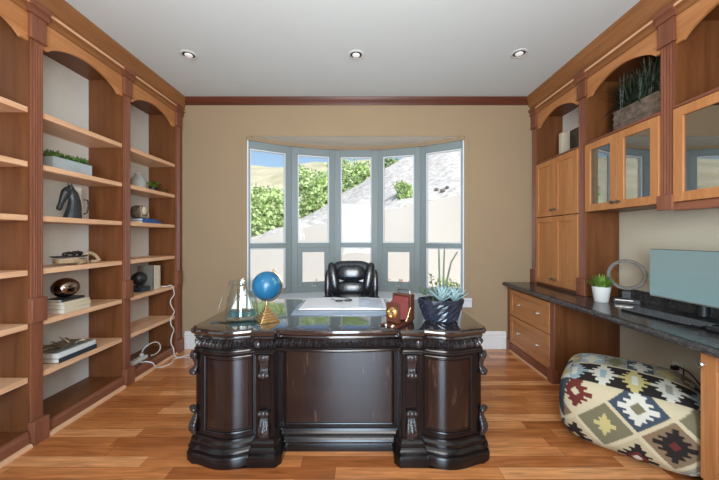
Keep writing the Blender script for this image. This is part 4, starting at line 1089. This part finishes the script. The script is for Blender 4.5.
hs.loft([ell(hs, c, a, .009, rb) for c, a, rb in (((.092, 0, .07), (-.05, 0, 1), .018), ((.082, 0, .14), (-.2, 0, 1), .020), ((.060, 0, .20), (-.5, 0, 1), .020), ((.028, 0, .245), (-.8, 0, .6), .016), ((.004, 0, .262), (-1, 0, .2), .010))])
ho = hs.build('horse_bust', 'statue', loc=(-2.275, 2.335, SHELF[3]), world=False, smooth=0)
ho.rotation_euler = (0, 0, R(72)); ho.scale = (.80, .82, .98)
rm = ho.modifiers.new('remesh', 'REMESH'); rm.mode = 'VOXEL'; rm.voxel_size = .0038; rm.use_smooth_shade = True
sm = ho.modifiers.new('smooth', 'SMOOTH'); sm.iterations = 2; sm.factor = .5
tag(ho, 'black horse head bust on the middle shelf under the trough planter', 'statue')
pt = thing('pitcher', 'white ceramic pitcher with a dark handle behind the horse head', 'pitcher', (-2.385, 2.50, SHELF[3]))
m = MB(); m.lathe([(.001, 0), (.042, 0), (.050, .02), (.056, .08), (.052, .15), (.046, .20), (.050, .262), (.053, .268), (.049, .266), (.043, .20), (.046, .14), (.001, .03)], (0, 0, 0), 28); local(pt, m, 'body', 'ceramic', smooth=60)
m = MB(); m.tube([(.052, .024, .17), (.075, .035, .168), (.080, .037, .12), (.072, .033, .06), (.052, .024, .05)], .0055, 8); local(pt, m, 'handle', 'black')

# rope garland and black tray
rg = MB()
pts = []
for i in range(100):
    t = i / 99; a = 2 * PI * 2 * t; pts.append((.062 * math.cos(a), .105 * math.sin(a), .014 + .030 * t))
rg.tube(pts, .013, 8)
pts = [(.03, .07, .06), (.045, .10, .085), (.05, .13, .082), (.055, .165, .055), (.06, .185, .025), (.055, .165, .014), (.045, .13, .014)]
P2 = []
for i in range(31):
    q = i / 30 * (len(pts) - 1); j = min(int(q), len(pts) - 2); P2.append(tuple(Vector(pts[j]).lerp(Vector(pts[j + 1]), q - j)))
rg.tube(P2, .012, 8)
tag(rg.build('rope_coil', 'rope', loc=(-2.26, 2.335, SHELF[2]), world=False), 'coil of tan rope under a black tray on the middle bookcase shelf', 'rope')
tt = thing('iron_ornament', 'black iron ornament lying on the rope coil', 'ornament', (-2.255, 2.325, SHELF[2] + .058))
m = MB(); m.loft([[(-.05, -.09, 0), (.05, -.09, 0), (.05, .09, 0), (-.05, .09, 0)], [(-.055, -.11, .012), (.055, -.11, .012), (.055, .10, .012), (-.055, .10, .012)]]); local(tt, m, 'plate', 'blackbook', bevel=.003)
m = MB(); m.tube([(.03, -.08, .02), (.035, -.05, .035), (.03, -.01, .03), (.03, .03, .038), (.025, .07, .03)], .012, 8); m.ball((.03, -.07, .025), .018, 10, 7); m.ball((.03, .0, .03), .018, 10, 7); m.ball((.02, .06, .025), .016, 10, 7); local(tt, m, 'chain_links', 'black', smooth=60)

def book(label, x0, x1, y0, y1, z0, z1, cover, spine='+x', rz=0.0, group=None, page='paper', top=None):
    """book lying flat: spine on the +x side"""
    cx, cy = (x0 + x1) / 2, (y0 + y1) / 2; hx, hy, h = (x1 - x0) / 2, (y1 - y0) / 2, z1 - z0
    root = thing('book', label, 'book', (cx, cy, z0), rz, group); t = min(.0035, h * .18)
    m = MB(); m.box(-hx, hx, -hy, hy, 0, t); m.box(hx - t, hx, -hy, hy, t, h - t); m.box(-hx, hx, -hy, hy, h - t, h); local(root, m, 'cover', cover, bevel=.0015)
    m = MB(); m.box(-hx + .004, hx - t, -hy + .004, hy - .004, t, h - t); local(root, m, 'pages', page)
    return root
z = SHELF[1]
book('bottom cream book of the stack under the bronze egg', -2.345, -2.165, 2.19, 2.40, z, z + .030, 'cream', group='cream book stack')
book('middle cream book of the stack under the bronze egg', -2.345, -2.165, 2.192, 2.405, z + .0302, z + .060, 'cream', group='cream book stack')
book('top cream book of the stack, below the black book', -2.345, -2.170, 2.188, 2.40, z + .0602, z + .082, 'cream', group='cream book stack')
book('thin black book lying under the bronze egg', -2.335, -2.195, 2.20, 2.385, z + .0822, z + .100, 'blackbook')
m = MB(); m.ball((0, 0, .074), (.078, .086, .074), 36, 20)
tag(m.build('metal_egg', 'bronze', loc=(-2.262, 2.295, z + .1003), world=False, smooth=80), 'shiny bronze egg resting on the stack of books', 'ornament')
z = SHELF[0]
book('dark navy lettered book at the bottom of the pair under the twig sculpture', -2.42, -2.165, 2.15, 2.46, z, z + .036, 'navybook')
b2 = book('white spined book lying on the navy book under the twig sculpture', -2.42, -2.168, 2.15, 2.455, z + .0362, z + .072, 'whitebook')
m = MB(); m.box(-.126, .110, -.1525, .1525, .0361, .0372); local(b2, m, 'printed_cover', 'greenbook')
tw = MB()
random.seed(11)
for k in range(17):
    a = random.uniform(0, 2 * PI); p = Vector((random.uniform(-.04, .06), random.uniform(-.09, .06), .012)); pts = [tuple(p)]; d = Vector((math.cos(a) * .5, math.sin(a), .35)).normalized()
    for q in range(4):
        p = p + d * .024; d = (d + Vector((random.uniform(-.4, .4), random.uniform(-.4, .4), random.uniform(-.55, .1)))).normalized(); p.z = max(.008, p.z); pts.append(tuple(p))
    tw.tube(pts, [.0065, .006, .0055, .0045, .002], 6)
tw.ball((0, 0, .012), (.03, .05, .012), 10, 6)
tag(tw.build('twig_sculpture', 'antique', loc=(-2.285, 2.29, z + .0735), world=False, smooth=60), 'bronze twig sculpture lying on the large books near the floor', 'ornament')

# ---------------------------------------------------------------- far bay shelf things
vs = MB(); vs.lathe([(.001, 0), (.066, 0), (.070, .01), (.070, .095), (.064, .112), (.036, .150), (.030, .158), (.030, .172), (.025, .172), (.024, .155), (.001, .05)], (0, 0, 0), 28)
tag(vs.build('stoneware_bottle', 'stone', loc=(-2.33, 3.14, SHELF[4]), world=False, smooth=40), 'grey stoneware bottle with sloping shoulders on the far bookcase', 'vase')
sp = thing('trailing_plant', 'small trailing green plant beside the grey stoneware bottle', 'plant', (-2.275, 3.285, SHELF[4]))
m = MB(); m.lathe([(.001, 0), (.032, 0), (.040, .05), (.036, .05), (.001, .045)], (0, 0, 0), 20); local(sp, m, 'pot', 'darkwood')
m = MB(); random.seed(4)
for k in range(70):
    a = random.uniform(0, 2 * PI); r_ = random.uniform(.0, .06); p = (r_ * math.cos(a), r_ * math.sin(a), .05 + random.uniform(0, .055)); a2 = random.uniform(0, 2 * PI); L = random.uniform(.03, .045)
    m.leafblade(p, (p[0] + L * math.cos(a2), p[1] + L * math.sin(a2), p[2] + random.uniform(-.015, .03)), .024, .006, 3)
for k in range(8):
    p = (.065, .045 + .008 * k, .055 - .006 * k); m.leafblade(p, (p[0] + .02, p[1] + .028, p[2] - .012), .02, 0, 3)
local(sp, m, 'leaves', 'leafy', smooth=60)
z = SHELF[3]
book('lower blue book lying on the far bookcase shelf', -2.40, -2.20, 3.02, 3.30, z, z + .026, 'bluebook', group='blue books')
book('upper blue book lying beneath the woven ornament', -2.39, -2.205, 3.03, 3.25, z + .0262, z + .047, 'bluebook', group='blue books')
wv = thing('woven_ornament', 'brown and cream carved round ornament standing on the blue books', 'ornament', (-2.325, 3.15, z + .0475))
m = MB(); m.superbox((0, 0, .070), (.062, .075, .070), 3, 10); local(wv, m, 'body', 'wicker', weld=True, smooth=60)
m = MB(); m.ball((.058, -.012, .085), (.018, .036, .046), 18, 10); local(wv, m, 'medallion', 'cream', smooth=80)
m = MB()
for q in (-1, 1): m.tube([(.058, -.01 + q * .048 + .01 * math.sin(k * .6), .02 + .105 * k / 10) for k in range(11)], .008, 8)
m.tube([(.058, -.055 + .011 * k, .018) for k in range(11)], .008, 8)
local(wv, m, 'carved_border', 'rope')
z = SHELF[1]
bx_ = thing('book', 'dark blue box shaped book lying under the black sphere', 'book', (-2.30, 3.095, z))
m = MB(); m.box(-.085, .085, -.06, .06, 0, .05); local(bx_, m, 'cover', 'navybook', bevel=.003)
so = thing('sphere_ornament', 'glossy black sphere ornament on the far bookcase', 'ornament', (-2.29, 3.095, z + .05))
m = MB(); m.lathe([(.001, 0), (.035, 0), (.030, .012), (.018, .016), (.018, .022), (.001, .022)], (0, 0, 0), 20); local(so, m, 'stand', 'black')
m = MB(); m.ball((0, 0, .084), .066, 28, 18); local(so, m, 'sphere', 'statue', smooth=80)
def upright(label, y0, y1, dep, h, cover, x1=-2.20):
    root = thing('book', label, 'book', (x1 - dep / 2, (y0 + y1) / 2, z), 0, 'upright books on the far bookcase'); hx, hy = dep / 2, (y1 - y0) / 2
    m = MB(); t = .003; m.box(-hx, hx, -hy, -hy + t, 0, h); m.box(-hx, hx, hy - t, hy, 0, h); m.box(hx - t, hx, -hy + t, hy - t, 0, h); local(root, m, 'cover', cover, bevel=.0015)
    m = MB(); m.box(-hx + .003, hx - t, -hy + t, hy - t, .003, h - .004); local(root, m, 'pages', 'paper')
upright('dark grey upright book next to the black sphere', 3.165, 3.20, .155, .255, 'greybook', -2.205)
upright('first cream upright book beside the dark grey book', 3.201, 3.245, .15, .255, 'cream')
upright('second cream upright book nearest the far bookcase side', 3.247, 3.290, .15, .25, 'cream')
# power strip and cords
ps = thing('power_strip', 'white power strip on the bottom of the far bookcase', 'power strip', (-2.25, 3.03, .09), R(0))
m = MB(); m.box(-.028, .028, -.10, .10, 0, .036); local(ps, m, 'housing', 'whitecord', bevel=.006)
m = MB()
for k in range(4): m.box(-.014, .014, -.075 + k * .045, -.045 + k * .045, .0362, .0375)
local(ps, m, 'sockets', 'stone')
m = MB(); m.box(-.013, .013, .035, .06, .038, .066); local(ps, m, 'plug', 'whitecord', bevel=.003)
def spl(pts, n=12):
    P = [Vector(p) for p in pts]; out = []
    for i in range(len(P) - 1):
        a = P[max(0, i - 1)]; b = P[i]; c = P[i + 1]; d = P[min(len(P) - 1, i + 2)]
        for k in range(n):
            t = k / n; out.append(tuple(.5 * ((2 * b) + (c - a) * t + (2 * a - 5 * b + 4 * c - d) * t * t + (3 * b - a - 3 * c + d) * t ** 3)))
    out.append(tuple(P[-1])); return out
wob = [(-2.14 + .012 * math.sin(k * 2.1), 3.40 + .022 * math.sin(k * 1.9), .77 - k * .068) for k in range(11)]
cd = MB(); cd.tube(spl([(-2.25, 3.315, .797), (-2.18, 3.36, .798), (-2.140, 3.39, .80)] + wob[1:] + [(-2.07, 3.36, .006), (-1.96, 3.42, .006), (-1.80, 3.50, .006), (-1.55, 3.53, .006), (-1.2, 3.45, .006)], 6), .0055, 6)
tag(cd.build('white_cable', 'whitecord', smooth=60), 'white wavy cord hanging down the front of the far bookcase', 'cord')
cd = MB(); cd.tube(spl([(-2.25, 3.078, .165), (-2.24, 3.10, .20), (-2.22, 3.13, .225), (-2.20, 3.20, .23), (-2.19, 3.26, .19), (-2.19, 3.27, .13), (-2.20, 3.22, .098), (-2.22, 3.17, .098)], 10), .0055, 6)
tag(cd.build('white_cable', 'whitecord', smooth=60), 'white cord looping up beside the power strip', 'cord')
cd = MB(); cd.tube(spl([(-2.22, 3.00, .10), (-2.17, 2.98, .107), (-2.13, 2.98, .112), (-2.085, 3.0, .09), (-2.075, 3.04, .03), (-2.06, 3.10, .007), (-2.02, 3.2, .007), (-2.06, 3.30, .007), (-2.0, 3.36, .007), (-1.9, 3.33, .007)], 8), .0055, 6)
tag(cd.build('white_cable', 'whitecord', smooth=60), 'white cord trailing from the power strip onto the floor', 'cord')

# ---------------------------------------------------------------- things on the right cabinets
pf = thing('picture_frame', 'white picture frame with a dark picture in the tall cupboard niche', 'picture frame', (2.345, 3.25, 2.209))
m = MB(); a, h_, t = .165, .38, .055
m.box(-.012, .012, -a, -a + t, 0, h_); m.box(-.012, .012, a - t, a, 0, h_); m.box(-.012, .012, -a + t, a - t, 0, t); m.box(-.012, .012, -a + t, a - t, h_ - t, h_); local(pf, m, 'frame', 'ceramic', bevel=.003)
m = MB(); m.box(-.006, .004, -a + t, a - t, t, h_ - t); local(pf, m, 'picture', 'picture')
z = 2.201
bk = thing('book', 'cream book standing in the tall cupboard niche left of the white frame', 'book', (2.27, 3.355, z))
m = MB(); m.box(-.04, .04, -.025, -.022, 0, .31); m.box(-.04, .04, .022, .025, 0, .31); m.box(-.04, -.037, -.022, .022, 0, .31); local(bk, m, 'cover', 'cream', bevel=.0015)
m = MB(); m.box(-.037, .036, -.022, .022, .003, .305); local(bk, m, 'pages', 'paper')
pb = MB(); pb.ball((0, 0, .022), (.022, .022, .022), 14, 9); pb.lathe([(.001, 0), (.02, 0), (.014, .008), (.001, .008)], (0, 0, 0), 14)
tag(pb.build('small_ornament', 'ceramic', loc=(2.20, 3.435, z), world=False, smooth=60), 'small pale ornament at the far end of the cupboard niche', 'ornament')

bk_ = thing('wicker_planter', 'grey brown wicker box of dark grass above the glass wall cabinet', 'planter', (2.235, 2.345, 2.2105))
m = MB(); x, y, hh = .09, .205, .20
for k in range(8):
    za, zb = k * hh / 8, (k + 1) * hh / 8 - .003; b_ = .003 if k % 2 else 0
    m.box(-x - b_, x + b_, -y - b_, y + b_, za, zb)
m.box(-x + .002, x - .002, -y + .002, y - .002, 0, hh - .004)
local(bk_, m, 'box', 'wicker', bevel=.004)
m = MB(); random.seed(21)
for k in range(760):
    cy = random.uniform(-.19, .18); cx = random.uniform(-.07, .07); a = random.uniform(0, 2 * PI); L = random.uniform(.20, .50); el = R(random.uniform(30, 88))
    tx = cx + L * math.cos(el) * math.cos(a) * .6; ty = cy + L * math.cos(el) * math.sin(a)
    tx = max(-.125, min(.12, tx)); ty = max(-.25, min(.35, ty)); up = min(.345, L * math.sin(el)); dz = random.uniform(.02, .22) * (.35 + math.cos(el))
    m.leafblade((cx, cy, hh - .01), (tx, ty, hh + up), random.uniform(.006, .012), dz, 7, .3)
for k in range(26):
    cy = random.uniform(.12, .20); m.leafblade((random.uniform(-.08, .05), cy, hh), (random.uniform(-.12, .04), min(.35, cy + random.uniform(.07, .17)), hh + .10), .009, random.uniform(.12, .28), 8, .3)
local(bk_, m, 'grass_blades', 'leafd', smooth=60)

# white pot with grassy plant
pw = thing('potted_grass', 'small green grass in a white pot on the granite worktop', 'plant', (2.03, 2.535, .805))
m = MB(); m.lathe([(.001, 0), (.047, 0), (.050, .004), (.066, .122), (.067, .128), (.061, .128), (.058, .11), (.001, .10)], (0, 0, 0), 36); local(pw, m, 'pot', 'ceramic', smooth=40)
m = MB(); m.lathe([(.001, .118), (.059, .115), (.057, .10), (.001, .10)], (0, 0, 0), 24); local(pw, m, 'soil', 'soil')
m = MB(); random.seed(5)
for k in range(240):
    a = random.uniform(0, 2 * PI); q = random.uniform(0, .05); el = R(random.uniform(30, 88)); L = random.uniform(.07, .135); c = (q * math.cos(a), q * math.sin(a), .115)
    a += random.uniform(-.6, .6); m.leafblade(c, (c[0] + L * math.cos(el) * math.cos(a) * .8, c[1] + L * math.cos(el) * math.sin(a) * .8, c[2] + L * math.sin(el)), .0085, .01, 4, .3)
local(pw, m, 'grass', 'leafy', smooth=60)

# ring sculpture facing the room
rs = thing('ring_sculpture', 'weathered ring sculpture on a black block base beside the potted grass', 'sculpture', (2.19, 2.475, .805), R(-40))
m = MB(); m.box(-.085, .085, -.035, .035, 0, .038); m.box(-.03, .03, -.018, .018, .038, .10); bs = local(rs, m, 'block_base', 'darkwood', bevel=.004)
m = MB(); m.box(-.070, .040, -.0365, -.0345, .024, .030); m.build('base_glint', 'nickel', bs, world=False)  # added nickel strip standing in for a light reflection on the base
m = MB(); n = 56; rings = []
for i in range(n + 1):
    a = 2 * PI * i / n; cx, cz = math.cos(a), math.sin(a)
    rings.append([((.113 + dr_) * cx, dy, .235 + (.113 + dr_) * cz) for dr_, dy in ((-.013, -.014), (.013, -.014), (.013, .014), (-.013, .014))])
m.loft(rings, caps=False); local(rs, m, 'ring', 'ring', bevel=.003, weld=True)

# monitor
mo = thing('monitor', 'wide teal screened monitor standing at the back of the granite worktop', 'monitor', (2.225, 1.99, .805))
m = MB(); m.box(-.012, .012, -.31, .31, .098, .455); sc_ = local(mo, m, 'housing', 'black', bevel=.003)
m = MB(); m.box(-.0135, -.012, -.307, .307, .108, .452); q = local(mo, m, 'screen', 'screen')
m = MB(); m.box(-.0137, -.012, -.307, .307, .100, .107); local(mo, m, 'chin', 'nickel')
m = MB(); m.tube([(.03, 0, .30), (.05, 0, .20), (.045, 0, .02)], [.025, .028, .03], 12); local(mo, m, 'neck', 'black')
m = MB(); m.superbox((.0, 0, .007), (.10, .14, .007), 5, 10); local(mo, m, 'base', 'black', weld=True)

# keyboard
kx, ky = 2.03, 2.005
kbd = thing('keyboard', 'black computer keyboard lying in front of the monitor', 'keyboard', (kx, ky, .805), R(8))
m = MB(); m.loft([[(-.078, -.228, 0), (.078, -.228, 0), (.078, .228, 0), (-.078, .228, 0)], [(-.076, -.226, .012), (.076, -.226, .022), (.076, .226, .022), (-.076, .226, .012)]]); local(kbd, m, 'case', 'matteblack', bevel=.003)
m = MB()
for r_ in range(6):
    x = -.062 + r_ * .0245; zt = .0135 + (x + .078) * .064
    if r_ == 0:
        yy = -.215; segs = [.022, .022, .022, .11, .022, .022, .022, .06, .06]
    else: segs = [.0165] * 21
    yy = .218
    for sgm in segs:
        if yy - sgm < -.222: break
        m.box(x - .0088, x + .0088, yy - sgm, yy, zt - .002, zt + .0022); yy -= sgm + .0046
local(kbd, m, 'keys', 'key')
# mouse
ms = thing('computer_mouse', 'black computer mouse at the near end of the keyboard', 'mouse', (2.02, 1.70, .805))
m = MB(); m.superbox((0, 0, .017), (.032, .052, .017), 2.6, 10); local(ms, m, 'body', 'black', weld=True, smooth=70)
m = MB(); m.cyl((-.012, .03, .034), (-.004, .03, .034), .006, .006, 10); local(ms, m, 'scroll_wheel', 'key')

# outlet and cord under the worktop
ou = thing('wall_outlet', 'pale wall outlet under the granite worktop behind the pouf', 'outlet', (XR, 2.255, .345))
m = MB(); m.box(-.006, 0, -.036, .036, -.058, .058); local(ou, m, 'cover_plate', 'ceramic', bevel=.002)
m = MB(); m.box(-.0075, -.006, -.018, .018, .008, .036); m.box(-.0075, -.006, -.018, .018, -.036, -.008); local(ou, m, 'socket', 'stone')
ct = MB(); ct.tube(spl([(-.02, 0, .022), (-.07, -.05, .06), (-.16, -.22, .085), (-.30, -.42, .09), (-.42, -.58, .10), (-.43, -.66, .12)], 10), .005, 6); ct.box(-.045, -.0085, -.014, .014, .008, .036)
ct.tube(spl([(-.12, -.15, .078), (-.12, -.15, .02), (-.122, -.152, -.06), (-.11, -.14, -.20)], 8), .004, 6)
tag(ct.build('black_cable', 'black', loc=(XR, 2.255, .345), world=False, smooth=60), 'thin black cable running from the wall outlet towards the near cabinet', 'cable')

# ---------------------------------------------------------------- kilim pouf
def srgb(r, g, b):
    f = lambda c: ((c / 255 + .055) / 1.055) ** 2.4 if c > 10 else c / 255 / 12.92
    return (f(r), f(g), f(b))
K = {n: srgb(*c) for n, c in dict(cream=(196, 182, 150), tan=(180, 164, 132), olive=(116, 110, 86), red=(104, 48, 42), navy=(66, 76, 86), black=(44, 38, 36), white=(206, 202, 188), yellow=(190, 176, 118), blue=(150, 168, 176), grey=(150, 146, 132), brown=(128, 106, 82)).items()}
def front(u, v):
    ROW = ((.79, .13, ('red', 'navy', 'olive', 'black')), (.46, .345, ('olive', 'brown', 'red')), (.13, .13, ('black', 'redblack', 'grey', 'olive')), (.46, -.085, ('brown',)))
    best = None
    for vc_, u0, kinds in ROW:
        for k, kd in enumerate(kinds):
            s_, t_ = abs(u - u0 - .43 * k) / .215, abs(v - vc_) / .33
            if best is None or s_ + t_ < best[0]: best = (s_ + t_, s_, t_, kd)
    r_, s_, t_, kd = best
    lv = int(t_ * 11); k = lv / 11.0
    spike = s_ < (.60 - k * .95) * (1.0 if lv % 2 == 0 else .62)
    heart = r_ < .17
    if r_ > .90: return K['cream']
    if kd == 'red': return K['cream'] if heart or not spike else K['red']
    if kd == 'navy': return K['olive'] if r_ < .24 else (K['white'] if spike else K['navy'])
    if kd == 'olive': return K['yellow'] if s_ < (.36 - k * .9) * (1 if lv % 2 == 0 else .6) else K['olive']
    if kd == 'black': return K['tan'] if heart or not spike else K['black']
    if kd == 'redblack': return K['white'] if heart else (K['red'] if r_ < .34 else (K['black'] if spike else K['tan']))
    if kd == 'brown': return K['red'] if heart else (K['black'] if spike else K['brown'])
    return K['white'] if spike else K['grey']
def topc(u, v):
    # v = 0 at the front edge
    if v < .045: return K['red'] if v > .02 else K['cream']
    if v < .40:
        ph = u * 4.6; n_ = int(ph); f_ = abs(ph - n_ - .5); lv = int(abs(v - .22) / .18 * 7); k = lv / 7.0
        if f_ < (.50 - k * .46) * (1.0 if lv % 2 == 0 else .66): return K[('blue', 'white', 'yellow', 'white', 'blue')[n_ % 5]] if f_ > .10 or k > .3 else K[('white', 'blue', 'white', 'grey', 'white')[n_ % 5]]
        return K['black']
    if v < .44: return K['cream']
    if v < .72:
        ph = u * 5.4 + .3; n_ = int(ph); f_ = abs(ph - n_ - .5); lv = int(abs(v - .58) / .14 * 5); k = lv / 5.0
        if f_ < (.44 - k * .4) * (1.0 if lv % 2 == 0 else .6): return K[('yellow', 'white', 'olive', 'white')[n_ % 4]]
        return K[('grey', 'blue', 'grey', 'navy', 'grey', 'brown')[n_ % 6]]
    p = (u * 9 + int(v * 22) * .37) % 1
    return K['white'] if p < .35 else (K['blue'] if p < .6 else (K['grey'] if p < .85 else K['olive']))
def sidec(u, v):
    s_, t_ = abs((u * 2) % 1 - .5) * 2, abs((v * 1.5) % 1 - .5) * 2
    if s_ + t_ < .5: return K['yellow']
    if s_ + t_ < .85: return K['white']
    return K['blue'] if int(u * 4) % 2 else K['navy']
ps_ = thing('kilim_pouf', 'large square pouf in patterned kilim cloth beside the right base cabinets', 'pouf', (1.80, 2.025, 0), math.atan2(-.66, .751))
m = MB(); HX, HY, HZ = .348, .335, .222
m.superbox((0, 0, HZ), (HX, HY, HZ), 5.2, 110)
for v in m.bm.verts:
    x, y, z = v.co.x / HX, v.co.y / HY, (v.co.z - HZ) / HZ
    if z > 0: v.co.z += .030 * (1 - x * x) * (1 - y * y) * z
    v.co.x *= 1 + .05 * (1 - z * z) * (1 if abs(x) > .5 else .6); v.co.y *= 1 + .05 * (1 - z * z)
    if z < -.6: v.co.x *= 1 - .05 * (-z - .6) / .4; v.co.y *= 1 - .05 * (-z - .6) / .4
po = local(ps_, m, 'cushion', 'kilim', weld=True, smooth=80)
me = po.data; at = me.color_attributes.new('dye', 'FLOAT_COLOR', 'POINT')
for i, v in enumerate(me.vertices):
    x, y, z = v.co.x / HX, v.co.y / HY, (v.co.z - HZ) / HZ
    ax, ay, az = abs(x), abs(y), abs(z) * (.97 if z > 0 else 1)
    if az >= ax and az >= ay and z > 0: c = topc((x + 1) / 2, (y + 1) / 2)
    elif ay >= ax: c = front((x + 1) / 2, (z + 1) / 2)
    else: c = sidec((y + 1) / 2, (z + 1) / 2)
    at.data[i].color = (*c, 1)
